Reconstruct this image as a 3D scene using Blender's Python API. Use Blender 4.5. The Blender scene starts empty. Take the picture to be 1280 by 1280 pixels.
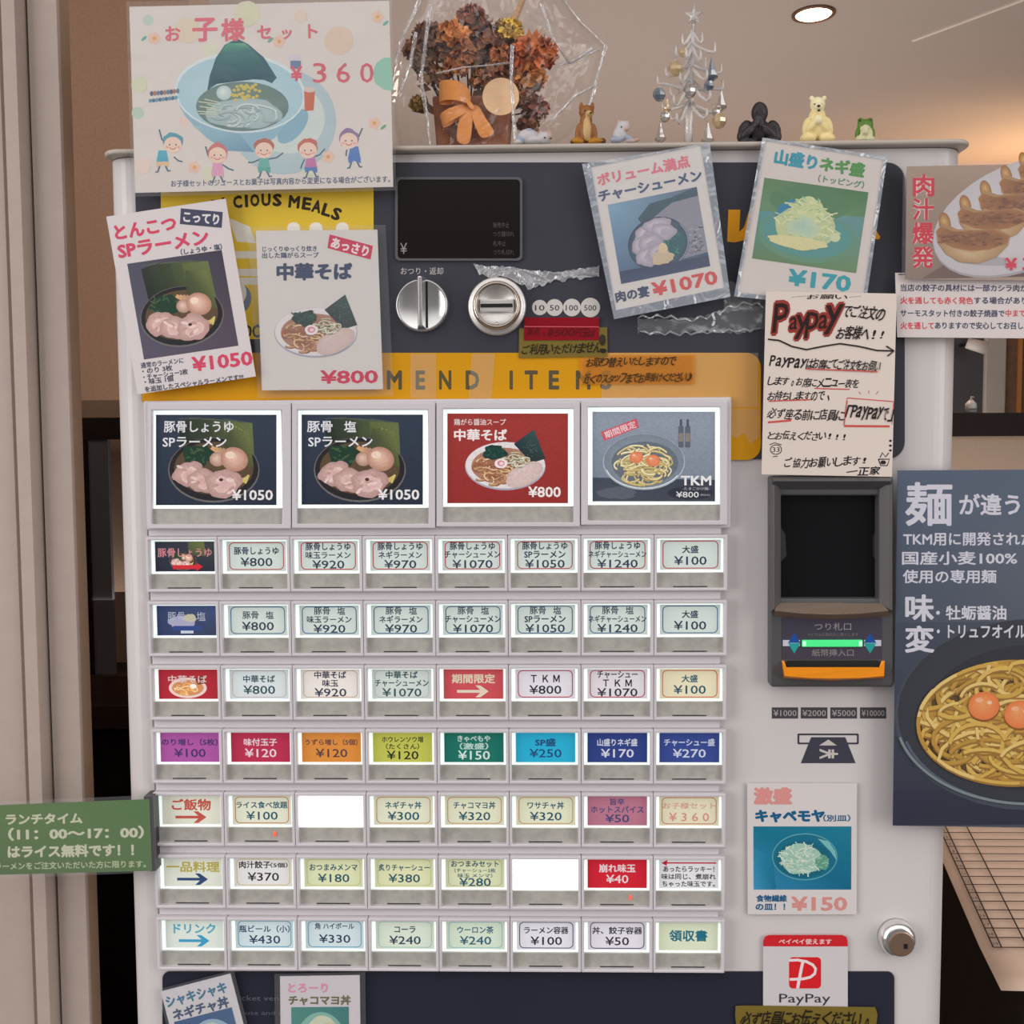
import bpy, bmesh, math, random
import numpy as np
from mathutils import Vector, Matrix
random.seed(7); RNG = np.random.default_rng(7)
SC = bpy.context.scene; COL = SC.collection
PI = math.pi
# ------------------------------------------------------------------ camera
F = 1280.0                       # focal length in pixels of the 1280 x 1280 frame
ZC = 1.40                        # eye height
CAM = np.array([0.0, -0.806, ZC])
PIT, YAW, ROL = 0.06324, -0.02189, -0.00568
def basis():
    cp, sp, cy, sy, cr, sr = (math.cos(PIT), math.sin(PIT), math.cos(YAW), math.sin(YAW), math.cos(ROL), math.sin(ROL))
    fw = np.array([sy*cp, cy*cp, -sp]); rt = np.array([cy, -sy, 0.0]); up = np.cross(rt, fw)
    return rt*cr + up*sr, up*cr - rt*sr, fw
RT, UP, FW = basis()
cd = bpy.data.cameras.new('camera'); cam = bpy.data.objects.new('camera', cd); COL.objects.link(cam)
cd.sensor_width = 36; cd.lens = 36.0; cd.clip_start = 0.02
cam.matrix_world = Matrix([[RT[0], UP[0], -FW[0], CAM[0]], [RT[1], UP[1], -FW[1], CAM[1]], [RT[2], UP[2], -FW[2], CAM[2]], [0, 0, 0, 1]])
SC.camera = cam
# ------------------------------------------------------------------ light
SC.view_settings.view_transform = 'Standard'; SC.view_settings.look = 'None'
SC.view_settings.gamma = 1.0; SC.view_settings.use_curve_mapping = False
SC.view_settings.exposure = 0.0
w = bpy.data.worlds.new('daylight_world'); SC.world = w; w.use_nodes = True
nt = w.node_tree; nd = nt.nodes; bgn = nd['Background']
tc = nd.new('ShaderNodeTexCoord'); sx = nd.new('ShaderNodeSeparateXYZ'); rp = nd.new('ShaderNodeValToRGB')
mp = nd.new('ShaderNodeMapRange'); mp.inputs[1].default_value = -1; mp.inputs[2].default_value = 1
nt.links.new(tc.outputs['Generated'], sx.inputs[0]); nt.links.new(sx.outputs[2], mp.inputs[0]); nt.links.new(mp.outputs[0], rp.inputs[0])
e = rp.color_ramp.elements
e[0].position = 0.30; e[0].color = (0.11, 0.10, 0.098, 1)
e[1].position = 0.86; e[1].color = (1.5, 1.47, 1.45, 1)
k = e.new(0.60); k.color = (0.17, 0.16, 0.158, 1)
k = e.new(0.72); k.color = (0.85, 0.83, 0.82, 1)
nt.links.new(rp.outputs[0], bgn.inputs[0]); bgn.inputs[1].default_value = 1.0
def lamp(name, kind, loc, energy, color, **kw):
    l = bpy.data.lights.new(name, kind); l.energy = energy; l.color = color
    for a, b in kw.items():
        if a != 'rot': setattr(l, a, b)
    o = bpy.data.objects.new(name, l); COL.objects.link(o); o.location = loc
    if 'rot' in kw: o.rotation_euler = kw['rot']
    return o
WARM = (1.0, 0.72, 0.46)
lamp('street_daylight_fill', 'AREA', (-2.6, -1.7, 1.7), 52, (1.0, 0.965, 0.95), shape='RECTANGLE', size=1.8, size_y=2.2, rot=(math.radians(88), 0, math.radians(-57)))  # added side fill for the street daylight, kept out of panel reflections
lamp('right_daylight_fill', 'AREA', (2.5, -1.9, 1.7), 36, (1.0, 0.955, 0.935), shape='RECTANGLE', size=1.6, size_y=2.0, rot=(math.radians(88), 0, math.radians(53)))  # added matching fill from the right, no opening modelled there
lamp('dining_room_lamp', 'POINT', (2.05, 3.4, 2.05), 22, (1.0, 0.66, 0.36), shadow_soft_size=0.08)
lamp('left_recess_fill', 'POINT', (-1.15, 0.55, 2.2), 7, (1.0, 0.86, 0.72), shadow_soft_size=0.12)  # added fill that brightens the left recess and brown wall
lamp('ceiling_fill', 'AREA', (0.2, 2.4, 1.1), 30, (1.0, 0.90, 0.82), size=2.4, rot=(PI, 0, 0))  # added upward-facing fill that brightens the ceiling, no real fitting
# ------------------------------------------------------------------ helpers
def lin(c): 
    c = c/255.0
    return c/12.92 if c <= 0.04045 else ((c+0.055)/1.055)**2.4
KP = 1.0
def C(r, g=None, b=None, k=None):
    if g is None: r, g, b = r
    k = KP if k is None else k*0.86
    return tuple(min(0.86, lin(v)*k) for v in (r, g, b))
def ray(px, py): return RT*((px-640)/F) - UP*((py-640)/F) + FW
def W(px, py, Y=0.0):
    d = ray(px, py); return CAM + d*((Y-CAM[1])/d[1])
def WZ(px, py, z):
    d = ray(px, py); return CAM + d*((z-CAM[2])/d[2])
MATS = {}
def mat(name, rgb=(0.5, 0.5, 0.5), rough=0.5, metal=0.0, spec=0.5, emit=0.0, ecol=None, attr=False, noise=0.0, nscale=30.0, bump=0.0, bscale=200.0, alpha=1.0, trans=0.0, coat=0.0, ior=1.45):
    if name in MATS: return MATS[name]
    m = bpy.data.materials.new(name); m.use_nodes = True; n = m.node_tree.nodes; L = m.node_tree.links
    p = n['Principled BSDF']; p.inputs['Base Color'].default_value = (*rgb, 1)
    p.inputs['Roughness'].default_value = rough; p.inputs['Metallic'].default_value = metal
    p.inputs['Specular IOR Level'].default_value = spec; p.inputs['IOR'].default_value = ior
    p.inputs['Alpha'].default_value = alpha; p.inputs['Transmission Weight'].default_value = trans
    p.inputs['Coat Weight'].default_value = coat; p.inputs['Coat Roughness'].default_value = 0.08
    t = n.new('ShaderNodeTexCoord')
    src = None
    if attr:
        a = n.new('ShaderNodeVertexColor'); a.layer_name = 'Col'; src = a.outputs[0]
        L.new(src, p.inputs['Base Color'])
    if noise:
        x = n.new('ShaderNodeTexNoise'); x.inputs['Scale'].default_value = nscale; x.inputs['Detail'].default_value = 5
        L.new(t.outputs['Object'], x.inputs[0])
        r = n.new('ShaderNodeMapRange'); r.inputs[3].default_value = 1-noise; r.inputs[4].default_value = 1+noise
        r.inputs[1].default_value = 0.3; r.inputs[2].default_value = 0.7
        L.new(x.outputs[0], r.inputs[0])
        mx = n.new('ShaderNodeVectorMath'); mx.operation = 'SCALE'
        if src: L.new(src, mx.inputs[0])
        else: mx.inputs[0].default_value = rgb
        L.new(r.outputs[0], mx.inputs['Scale']); L.new(mx.outputs[0], p.inputs['Base Color']); src = mx.outputs[0]
    if emit:
        p.inputs['Emission Strength'].default_value = emit
        if attr: L.new(src, p.inputs['Emission Color'])
        else: p.inputs['Emission Color'].default_value = (*(ecol or rgb), 1)
    if bump:
        x = n.new('ShaderNodeTexNoise'); x.inputs['Scale'].default_value = bscale; x.inputs['Detail'].default_value = 4
        L.new(t.outputs['Object'], x.inputs[0])
        b = n.new('ShaderNodeBump'); b.inputs['Strength'].default_value = bump; b.inputs['Distance'].default_value = 0.002
        L.new(x.outputs[0], b.inputs['Height']); L.new(b.outputs[0], p.inputs['Normal'])
    MATS[name] = m; return m
def film(name, tint=(1, 1, 1), milky=0.0, mcol=(0.8, 0.8, 0.8), gloss=0.06, rough=0.06, bump=0.0, bscale=60.0, fres=1.35):
    """clear plastic film: see-through, a little milky, glossy"""
    if name in MATS: return MATS[name]
    m = bpy.data.materials.new(name); m.use_nodes = True; n = m.node_tree.nodes; L = m.node_tree.links
    n.remove(n['Principled BSDF']); out = n['Material Output']
    tr = n.new('ShaderNodeBsdfTransparent'); tr.inputs[0].default_value = (*tint, 1)
    df = n.new('ShaderNodeBsdfDiffuse'); df.inputs[0].default_value = (*mcol, 1)
    gl = n.new('ShaderNodeBsdfGlossy'); gl.inputs['Roughness'].default_value = rough
    m1 = n.new('ShaderNodeMixShader'); m1.inputs[0].default_value = milky
    L.new(tr.outputs[0], m1.inputs[1]); L.new(df.outputs[0], m1.inputs[2])
    lw = n.new('ShaderNodeLayerWeight'); pw = n.new('ShaderNodeMath'); pw.operation = 'POWER'; pw.inputs[1].default_value = 4
    L.new(lw.outputs['Facing'], pw.inputs[0])
    ad = n.new('ShaderNodeMath'); ad.operation = 'MULTIPLY_ADD'; ad.inputs[1].default_value = .6; ad.inputs[2].default_value = .045+gloss; ad.use_clamp = True
    L.new(pw.outputs[0], ad.inputs[0])
    m2 = n.new('ShaderNodeMixShader'); L.new(ad.outputs[0], m2.inputs[0]); L.new(m1.outputs[0], m2.inputs[1]); L.new(gl.outputs[0], m2.inputs[2])
    L.new(m2.outputs[0], out.inputs[0])
    if bump:
        t = n.new('ShaderNodeTexCoord'); x = n.new('ShaderNodeTexNoise'); x.inputs['Scale'].default_value = bscale; x.inputs['Detail'].default_value = 2
        x.inputs['Distortion'].default_value = 0.6
        L.new(t.outputs['Object'], x.inputs[0])
        b = n.new('ShaderNodeBump'); b.inputs['Strength'].default_value = bump; b.inputs['Distance'].default_value = 0.01
        L.new(x.outputs[0], b.inputs['Height']); L.new(b.outputs[0], gl.inputs['Normal'])
    MATS[name] = m; return m
def thing(name, label, cat, loc, group=None):
    o = bpy.data.objects.new(name, None); COL.objects.link(o); o.location = Vector(loc); o.empty_display_size = 0.02
    tag(o, label, cat, group); return o
def tag(o, label, cat, group=None):
    o['label'] = label; o['category'] = cat
    if group: o['group'] = group
    return o
def wl(o):
    v = Vector((0, 0, 0))
    while o: v += o.location; o = o.parent
    return v
class MB:
    """collects faces of ONE mesh"""
    def __init__(s): s.v = []; s.f = []; s.c = []
    def add(s, vs, fs, col=(0.5, 0.5, 0.5)):
        b = len(s.v); s.v += [tuple(map(float, v)) for v in vs]
        for i, f in enumerate(fs):
            s.f.append(tuple(b+j for j in f))
            s.c.append(col if not isinstance(col, dict) else [col['v'][j] for j in f])
        return s
    def box(s, x0, x1, y0, y1, z0, z1, col=(0.5, 0.5, 0.5)):
        v = [(x, y, z) for x in (x0, x1) for y in (y0, y1) for z in (z0, z1)]
        return s.add(v, [(0, 1, 3, 2), (4, 6, 7, 5), (0, 4, 5, 1), (2, 3, 7, 6), (0, 2, 6, 4), (1, 5, 7, 3)], col)
    def prism(s, pts, y0, y1, col=(0.5, 0.5, 0.5)):
        """(x,z) outline pushed from y0 (front) to y1"""
        n = len(pts); v = [(x, y0, z) for x, z in pts] + [(x, y1, z) for x, z in pts]
        return s.add(v, [tuple(range(n)), tuple(range(2*n-1, n-1, -1))] + [(i, i+n, (i+1) % n+n, (i+1) % n) for i in range(n)], col)
    def ring(s, o, i, y0, y1, col=(0.5, 0.5, 0.5)):
        """frame between two (x,z) outlines with equal point counts"""
        n = len(o); v = [(x, y0, z) for x, z in o] + [(x, y0, z) for x, z in i] + [(x, y1, z) for x, z in o] + [(x, y1, z) for x, z in i]
        f = []
        for a in range(n):
            b = (a+1) % n
            f += [(a, b, b+n, a+n), (a, a+2*n, b+2*n, b), (a+n, b+n, b+3*n, a+3*n), (a+2*n, a+3*n, b+3*n, b+2*n)]
        return s.add(v, f, col)
    def lathe(s, prof, c, axis='z', n=24, col=(0.5, 0.5, 0.5), caps=True):
        v = []; f = []
        for r, h in prof:
            for k in range(n):
                a = 2*PI*k/n; x, y = r*math.cos(a), r*math.sin(a)
                v.append((c[0]+x, c[1]+y, c[2]+h) if axis == 'z' else (c[0]+x, c[1]-h, c[2]+y))
        for j in range(len(prof)-1):
            for k in range(n):
                q = (k+1) % n; f.append((j*n+k, j*n+q, (j+1)*n+q, (j+1)*n+k))
        if caps: f.append(tuple(range(n))[::-1]); f.append(tuple(range((len(prof)-1)*n, len(prof)*n)))
        return s.add(v, f, col)
    def tube(s, pts, r, n=8, col=(0.5, 0.5, 0.5)):
        P = [np.array(p, float) for p in pts]; R = r if isinstance(r, (list, tuple)) else [r]*len(P)
        v = []; f = []; prev = None
        for i, p in enumerate(P):
            d = P[min(i+1, len(P)-1)] - P[max(i-1, 0)]; d = d/(np.linalg.norm(d)+1e-12)
            a = prev if prev is not None else (np.array([0, 0, 1.]) if abs(d[2]) < .9 else np.array([1., 0, 0]))
            a = a - d*(a@d); a = a/(np.linalg.norm(a)+1e-12); prev = a; b = np.cross(d, a)
            for k in range(n):
                t = 2*PI*k/n; v.append(p + R[i]*(a*math.cos(t)+b*math.sin(t)))
        for i in range(len(P)-1):
            for k in range(n):
                q = (k+1) % n; f.append((i*n+k, i*n+q, (i+1)*n+q, (i+1)*n+k))
        f.append(tuple(range(n))[::-1]); f.append(tuple(range((len(P)-1)*n, len(P)*n)))
        return s.add(v, f, col)
    def ball(s, c, r, nu=14, nv=9, col=(0.5, 0.5, 0.5), rot=None, fn=None):
        r = (r, r, r) if not isinstance(r, (tuple, list)) else r
        v = []; f = []
        for j in range(nv+1):
            t = PI*j/nv
            for k in range(nu):
                a = 2*PI*k/nu; u = Vector((math.sin(t)*math.cos(a), math.sin(t)*math.sin(a), math.cos(t)))
                q = 1.0 if fn is None else fn(u)
                p = Vector((u.x*r[0]*q, u.y*r[1]*q, u.z*r[2]*q))
                if rot is not None: p = rot @ p
                v.append((c[0]+p.x, c[1]+p.y, c[2]+p.z))
        for j in range(nv):
            for k in range(nu):
                q = (k+1) % nu; f.append((j*nu+k, (j+1)*nu+k, (j+1)*nu+q, j*nu+q))
        return s.add(v, f, col)
    def build(s, name, m, parent=None, smooth=False, label=None, bevel=0.0, loc=None, segs=3):
        o0 = wl(parent) if parent else (Vector(loc) if loc is not None else Vector((0, 0, 0)))
        me = bpy.data.meshes.new(name); me.from_pydata([(v[0]-o0.x, v[1]-o0.y, v[2]-o0.z) for v in s.v], [], s.f)
        at = me.color_attributes.new('Col', 'FLOAT_COLOR', 'CORNER')
        buf = []
        for f, c in zip(s.f, s.c):
            if isinstance(c, list):
                for q in c: buf += [*q, 1.0]
            else: buf += [*c, 1.0]*len(f)
        at.data.foreach_set('color', buf)
        if smooth: me.shade_smooth()
        me.materials.append(m); me.update()
        o = bpy.data.objects.new(name, me); COL.objects.link(o)
        if parent: o.parent = parent
        elif loc is not None: o.location = o0
        if bevel:
            b = o.modifiers.new('bevel', 'BEVEL'); b.width = bevel; b.segments = segs; b.limit_method = 'ANGLE'; b.angle_limit = math.radians(40)
        if label: o['label'] = label
        return o
TX = {}
def tmesh(s, bold):
    k = (s, bold)
    if k not in TX:
        c = bpy.data.curves.new('t', 'FONT'); c.body = s; c.size = 1; c.offset = bold; c.resolution_u = 2
        o = bpy.data.objects.new('t', c); COL.objects.link(o)
        bpy.context.view_layer.update()
        me = bpy.data.meshes.new_from_object(o.evaluated_get(bpy.context.evaluated_depsgraph_get()))
        v = np.array([q.co[:2] for q in me.vertices]).reshape(-1, 2); f = [tuple(q.vertices) for q in me.polygons]
        bpy.data.objects.remove(o); bpy.data.curves.remove(c); bpy.data.meshes.remove(me)
        TX[k] = (v, f)
    return TX[k]
class Pr(MB):
    """printed matter: flat coloured shapes laid one on another, each a hair nearer the reader"""
    def __init__(s, Y, step=8e-6, m=None):
        super().__init__(); s.base = s.Y = s.low = Y; s.st = step; s.m = m; s.A = None; s.bb = []
    def frame(s, tl=None, tr=None, bl=None, w=100, h=100):
        if tl is None: s.A = None
        else:
            tl, tr, bl = map(np.array, (tl, tr, bl)); s.A = (tl.astype(float), (tr-tl)/w, (bl-tl)/h)
        return s
    def pt(s, x, y):
        if s.A: x, y = s.A[0] + s.A[1]*x + s.A[2]*y
        if s.m: return s.m(x, y, s.Y)
        return W(x, y, s.Y)
    def lay(s, pts, extra=0.0):
        """lie just in front of whatever this shape covers"""
        P = np.array([q[:2] for q in pts], float)
        if s.A: P = s.A[0] + P[:, :1]*s.A[1] + P[:, 1:]*s.A[2]
        x0, y0 = P.min(0); x1, y1 = P.max(0); y = s.base
        for a, b, c, d, q in s.bb:
            if q < y and a < x1 and c > x0 and b < y1 and d > y0: y = q
        s.Y = y - s.st; s.bb.append((x0, y0, x1, y1, s.Y-extra)); s.low = min(s.low, s.Y-extra)
    def poly(s, pts, col):
        s.lay(pts)
        return s.add([s.pt(*p) for p in pts], [tuple(range(len(pts)))], col)
    def fan(s, c, pts, col, col2):
        s.lay(pts); n = len(pts)
        return s.add([s.pt(*c)] + [s.pt(*p) for p in pts], [(0, i+1, (i+1) % n+1) for i in range(n)], {'v': [col]+[col2]*n})
    def quad(s, p4, cols):
        s.lay(p4)
        return s.add([s.pt(*p) for p in p4], [(0, 1, 2, 3)], {'v': list(cols)})
    def rect(s, x0, y0, x1, y1, col, col2=None):
        if col2: return s.quad([(x0, y0), (x1, y0), (x1, y1), (x0, y1)], [col, col, col2, col2])
        return s.poly([(x0, y0), (x1, y0), (x1, y1), (x0, y1)], col)
    def ell(s, cx, cy, rx, ry, col, rot=0, n=32, a0=0, a1=360, amp=0.0, col2=None, seed=None):
        rr = random.Random(seed if seed is not None else int(cx*7+cy*13))
        pts = []; c, d = math.cos(math.radians(rot)), math.sin(math.radians(rot))
        ph = [rr.uniform(0, 6.28) for _ in range(4)]
        for k in range(n + (0 if a1-a0 >= 360 else 1)):
            t = math.radians(a0+(a1-a0)*k/n)
            q = 1 + amp*(math.sin(3*t+ph[0])+.7*math.sin(5*t+ph[1])+.5*math.sin(9*t+ph[2]))/1.6 + amp*.3*rr.uniform(-1, 1)
            x, y = rx*math.cos(t)*q, ry*math.sin(t)*q
            pts.append((cx+x*c+y*d, cy-x*d+y*c))
        if col2: return s.fan((cx-rx*.15, cy-ry*.2), pts, col, col2)
        return s.poly(pts, col)
    def line(s, pts, w, col, close=False):
        s.lay(pts); P = [np.array(p, float) for p in pts]
        if close: P.append(P[0])
        n = len(P); v = []
        for i, p in enumerate(P):
            a, b = P[max(i-1, 0)], P[min(i+1, n-1)]
            if close and i in (0, n-1): a, b = P[n-2], P[1]
            d = b-a; d = d/(np.hypot(*d)+1e-9); q = np.array([-d[1], d[0]])*w/2
            v += [s.pt(*(p+q)), s.pt(*(p-q))]
        return s.add(v, [(2*i, 2*i+1, 2*i+3, 2*i+2) for i in range(n-1)], col)
    def rrpts(s, x0, y0, x1, y1, r, n=6):
        out = []
        for cx, cy, a in ((x1-r, y0+r, -90), (x1-r, y1-r, 0), (x0+r, y1-r, 90), (x0+r, y0+r, 180)):
            for k in range(n+1):
                t = math.radians(a+90*k/n); out.append((cx+r*math.cos(t), cy+r*math.sin(t)))
        return out
    def rr(s, x0, y0, x1, y1, r, col): return s.poly(s.rrpts(x0, y0, x1, y1, r), col)
    def rro(s, x0, y0, x1, y1, r, w, col): return s.line(s.rrpts(x0, y0, x1, y1, r, 4), w, col, True)
    def text(s, t, cx, cy, wd=None, ht=None, col=(0, 0, 0), rot=0, bold=0.0, shear=0.0, outline=None):
        if outline: s.text(t, cx, cy, wd, ht, outline[0], rot, bold+outline[1], shear)
        v, f = tmesh(t, 0.0)
        if not len(v): return s
        nd_ = 1; m_ = len(v)
        if bold:                                  # a bolder stroke: the outline laid several times in a small circle
            nd_ = 4 if (ht or 9) < 10 else 8; m_ = len(v)
            v = np.concatenate([v+bold*.85*np.array([math.cos(q), math.sin(q)]) for q in (2*PI*(i+.5)/nd_ for i in range(nd_))])
            f = [tuple(j+i*m_ for j in g) for i in range(nd_) for g in f]
        lo, hi = v.min(0), v.max(0); sz = np.maximum(hi-lo, 1e-6); ce = (lo+hi)/2
        kx = wd/sz[0] if wd else None; ky = ht/sz[1] if ht else None
        kx = kx or ky; ky = ky or kx
        c, d = math.cos(math.radians(rot)), math.sin(math.radians(rot))
        out = []; loc = []
        for x, y in v:
            x, y = (x-ce[0])*kx, (y-ce[1])*ky
            x += shear*y
            loc.append((cx + x*c - y*d, cy - (x*d + y*c)))
        s.lay(loc, nd_*s.st*.5)
        for px, py in loc:
            if bold and len(out) % m_ == 0: s.Y -= s.st*.5
            out.append(s.pt(px, py))
        return s.add(out, f, col)
    def hand(s, t, x0, x1, cy, ht, col, rot=0, bold=0.02, seed=1):
        """pen writing, one character at a time with a slant and a wobble"""
        rr = random.Random(seed+len(t)); n = len(t); dx = (x1-x0)/n
        small = 'ゃゅょっーャュョッ、。・.,:!！|'
        for i, ch in enumerate(t):
            if ch in ' 　': continue
            k = 0.62 if ch in small else (0.86 if ord(ch) < 0x3100 else 1.0)
            hh = ht*k*rr.uniform(.9, 1.1)
            ww = dx*rr.uniform(.88, 1.08)*(0.35 if ch in '!！|、。・' else 1)
            yy = cy - (x0+dx*(i+.5)-(x0+x1)/2)*math.tan(math.radians(rot)) + rr.uniform(-.07, .07)*ht + (ht*.2 if ch in '、。っゃゅょ' else 0)
            if ch == 'ー' or ch == '一' or ch == '〜': s.text(ch, x0+dx*(i+.5), yy, ww, ht*.13, col, rot+6, bold)
            else: s.text(ch, x0+dx*(i+.5), yy, ww, hh, col, rot+rr.uniform(-4, 6), bold, 0.25)
        return s
M_PRINT = mat('printed_paper', attr=True, rough=0.45, spec=0.3, noise=.05, nscale=900)
M_GLOSSP = mat('printed_panel_film', attr=True, rough=0.22, spec=0.5)
M_FILM = film('laminate_film', milky=0.07, mcol=(.75, .76, .8), gloss=0.0, rough=0.05, bump=0.25, bscale=22)  # milkiness puts the haze of glare over the prints
def wp(pts, Y): return [tuple(W(x, y, Y)[[0, 2]]) for x, y in pts]
def rrect2(x0, x1, z0, z1, r, n=6):
    out = []
    for cx, cz, a in ((x1-r, z1-r, 0), (x0+r, z1-r, 90), (x0+r, z0+r, 180), (x1-r, z0+r, 270)):
        for k in range(n+1):
            t = math.radians(a+90*k/n); out.append((cx+r*math.cos(t), cz+r*math.sin(t)))
    return out
def RW(x0, y0, x1, y1, Y=0.0):
    """upright rectangle on plane Y from photo pixels -> X0,X1,Z0,Z1"""
    xm, ym = (x0+x1)/2, (y0+y1)/2
    return W(x0, ym, Y)[0], W(x1, ym, Y)[0], W(xm, y1, Y)[2], W(xm, y0, Y)[2]
# ------------------------------------------------------------------ the room
ZCEIL = 2.60
M_WALL = mat('taupe_wallpaper', (0.36, 0.27, 0.225), 0.85, noise=0.06, nscale=120, bump=0.35, bscale=420)
M_CEIL = mat('ceiling_paper', (0.45, 0.385, 0.355), 0.9, noise=0.03, nscale=90, bump=0.15, bscale=300)
M_BROWNW = mat('brown_wallpaper', (0.52, 0.345, 0.25), 0.85, noise=0.07, nscale=160, bump=0.4, bscale=500)
M_DARKW = mat('dark_stained_wood', (0.016, 0.010, 0.009), 0.5, spec=.12, noise=0.25, nscale=40)
M_BLACKW = mat('black_brown_board', (0.010, 0.007, 0.006), 0.6, spec=.12, noise=0.2, nscale=30)
M_FLOOR = mat('dark_floor_tile', (0.06, 0.05, 0.045), 0.5, noise=0.2, nscale=12)
M_JAMB = mat('cream_door_trim', (0.43, 0.345, 0.30), 0.5, noise=0.03, nscale=60)
M_JAMBD = mat('tan_door_edge', (0.34, 0.225, 0.15), 0.6, noise=0.05, nscale=60)
def struct(name, mb, m, parent=None, **kw):
    o = mb.build(name, m, parent, **kw)
    if not parent: o['kind'] = 'structure'
    return o
XL, XR, YF, YB = -1.9, 2.3, -1.7, 4.2
struct('floor', MB().box(XL, XR, YF, YB, -0.05, 0), M_FLOOR)
struct('ceiling', MB().box(XL, XR, -0.35, YB, ZCEIL, ZCEIL+0.05), M_CEIL)
struct('wall_back', MB().box(XL, XR, YB, YB+0.05, 0, ZCEIL), M_WALL)
struct('wall_right', MB().box(XR, XR+0.05, -0.2, YB, 0, ZCEIL), M_WALL)
struct('wall_far_left', MB().box(XL-0.05, XL, -0.2, YB, 0, ZCEIL), M_WALL)
struct('wall_left', MB().box(XL, W(236, 5, 1.6)[0], 1.6, 1.75, 0, ZCEIL), M_BROWNW)
# pale strip modelled for the highlight along a ceiling edge
a, b = WZ(1140, 52, ZCEIL-0.004), WZ(1300, -7, ZCEIL-0.004)
d = (b-a); q = np.array([-d[1], d[0], 0]); q = q/np.linalg.norm(q)*0.006
t = MB(); t.add([a-q, a+q, b+q, b-q]+[p+np.array([0, 0, .004]) for p in (a-q, a+q, b+q, b-q)], [(0, 1, 2, 3), (7, 6, 5, 4), (0, 4, 5, 1), (1, 5, 6, 2), (2, 6, 7, 3), (3, 7, 4, 0)])
struct('trim_1', t, mat('pale_edge_highlight', (0.8, 0.74, 0.68), 0.5))
# door jamb close on the left: stepped cream profile
YJ = 0.05
jx = lambda px: W(px, 560, YJ)[0]
pr = [(XL, YJ-.004), (jx(20), YJ-.004), (jx(26), YJ+.002), (jx(30), YJ-.012), (jx(46), YJ-.012), (jx(50), YJ+.006), (jx(53), YJ), (jx(88.5), YJ), (jx(89.5), YJ+.0015), (jx(89.5), YJ+.004), (XL, YJ+.004)]
jm = MB(); n = len(pr)
jm.add([(x, y, 0) for x, y in pr]+[(x, y, ZCEIL) for x, y in pr], [tuple(range(n)), tuple(range(2*n-1, n-1, -1))]+[(i, (i+1) % n, (i+1) % n+n, i+n) for i in range(n)])
struct('door_1', jm, M_JAMB)
jb = MB().box(XL, jx(89.3), YJ+.004, YJ+.022, 0, ZCEIL); struct('trim_2', jb, M_JAMBD)
# screen with dark rails seen left of the machine
YS = 1.2
def sbox(x0, y0, x1, y1, Y, dep): 
    X0, X1, Z0, Z1 = RW(x0, y0, x1, y1, Y); return MB().box(X0, X1, Y, Y+dep, Z0, Z1)
struct('trim_3', sbox(40, 522, 240, 549, YS, .06), M_DARKW)
struct('trim_4', sbox(92, 549, 113, 860, YS, .03), M_BLACKW)
struct('wall_screen_left', sbox(113, 549, 139, 862, YS+.005, .012), mat('grey_screen_panel', (0.085, 0.082, 0.095), 0.5, spec=.2, noise=.08, nscale=10))
struct('wall_recess_left', sbox(60, 500, 260, 880, YS+.12, .02), mat('tan_wallpaper', (0.25, 0.17, 0.125), 0.85, bump=.5, bscale=500, noise=.06, nscale=160))
struct('trim_5', sbox(60, 845, 260, 885, YS-.01, .14), mat('brown_ledge_wood', (0.04, 0.024, 0.019), 0.5, spec=.15, noise=.2, nscale=30))
struct('trim_6', sbox(60, 883, 260, 911, YS-.06, .2), mat('ledge_front_wood', (0.026, 0.016, 0.013), 0.5, spec=.15, noise=.2, nscale=30))
X0, X1, Z0, Z1 = RW(60, 911, 260, 1000, YS)
struct('wall_lower_left', MB().box(X0, X1, YS-.02, YS+.1, 0, Z1), M_BLACKW)
# right of the machine: low partition with dark top rail, things of the dining room behind
YP = 1.75
X0, X1, Z0, Z1 = RW(1080, 516, 1500, 545, YP)
struct('trim_7', MB().box(X0, X1, YP-.02, YP+.10, Z0, Z1), M_DARKW)
struct('wall_partition_right', MB().box(X0, X1, YP, YP+.08, 0, Z0), mat('beige_partition_cloth', (0.40, 0.30, 0.23), 0.9, noise=.06, nscale=200, bump=.4, bscale=600))
YB2 = 3.2
X0, X1, Z0, Z1 = RW(1150, 300, 1229, 640, YB2)
struct('door_2', MB().box(X0, X1, YB2, YB2+.04, 0, Z1), mat('dark_grey_door', (0.075, 0.077, 0.088), 0.4))
X0, X1, Z0, Z1 = RW(1229, 300, 1255, 640, YB2)
tpost = MB().box(X0, X1, YB2-.02, YB2+.08, 0, Z1); struct('trim_8', tpost, mat('pale_grey_post', (0.52, 0.49, 0.46), 0.5), bevel=.006)
X0, X1, Z0, Z1 = RW(1255, 300, 1272, 640, YB2)
struct('trim_9', MB().box(X0, X1, YB2, YB2+.04, 0, Z1), mat('brown_wood_panel', (0.20, 0.12, 0.075), 0.55, noise=.15, nscale=25))
X0, X1, Z0, Z1 = RW(1271, 300, 1276, 640, YB2)
struct('trim_10', MB().box(X0, X1, YB2-.01, YB2+.04, 0, Z1), mat('orange_wood_edge', (0.55, 0.24, 0.07), 0.5))
X0, X1, Z0, Z1 = RW(1276, 300, 1420, 640, YB2)
struct('wall_panel_right', MB().box(X0, X1, YB2, YB2+.04, 0, Z1), mat('brown_wood_panel'))
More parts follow.
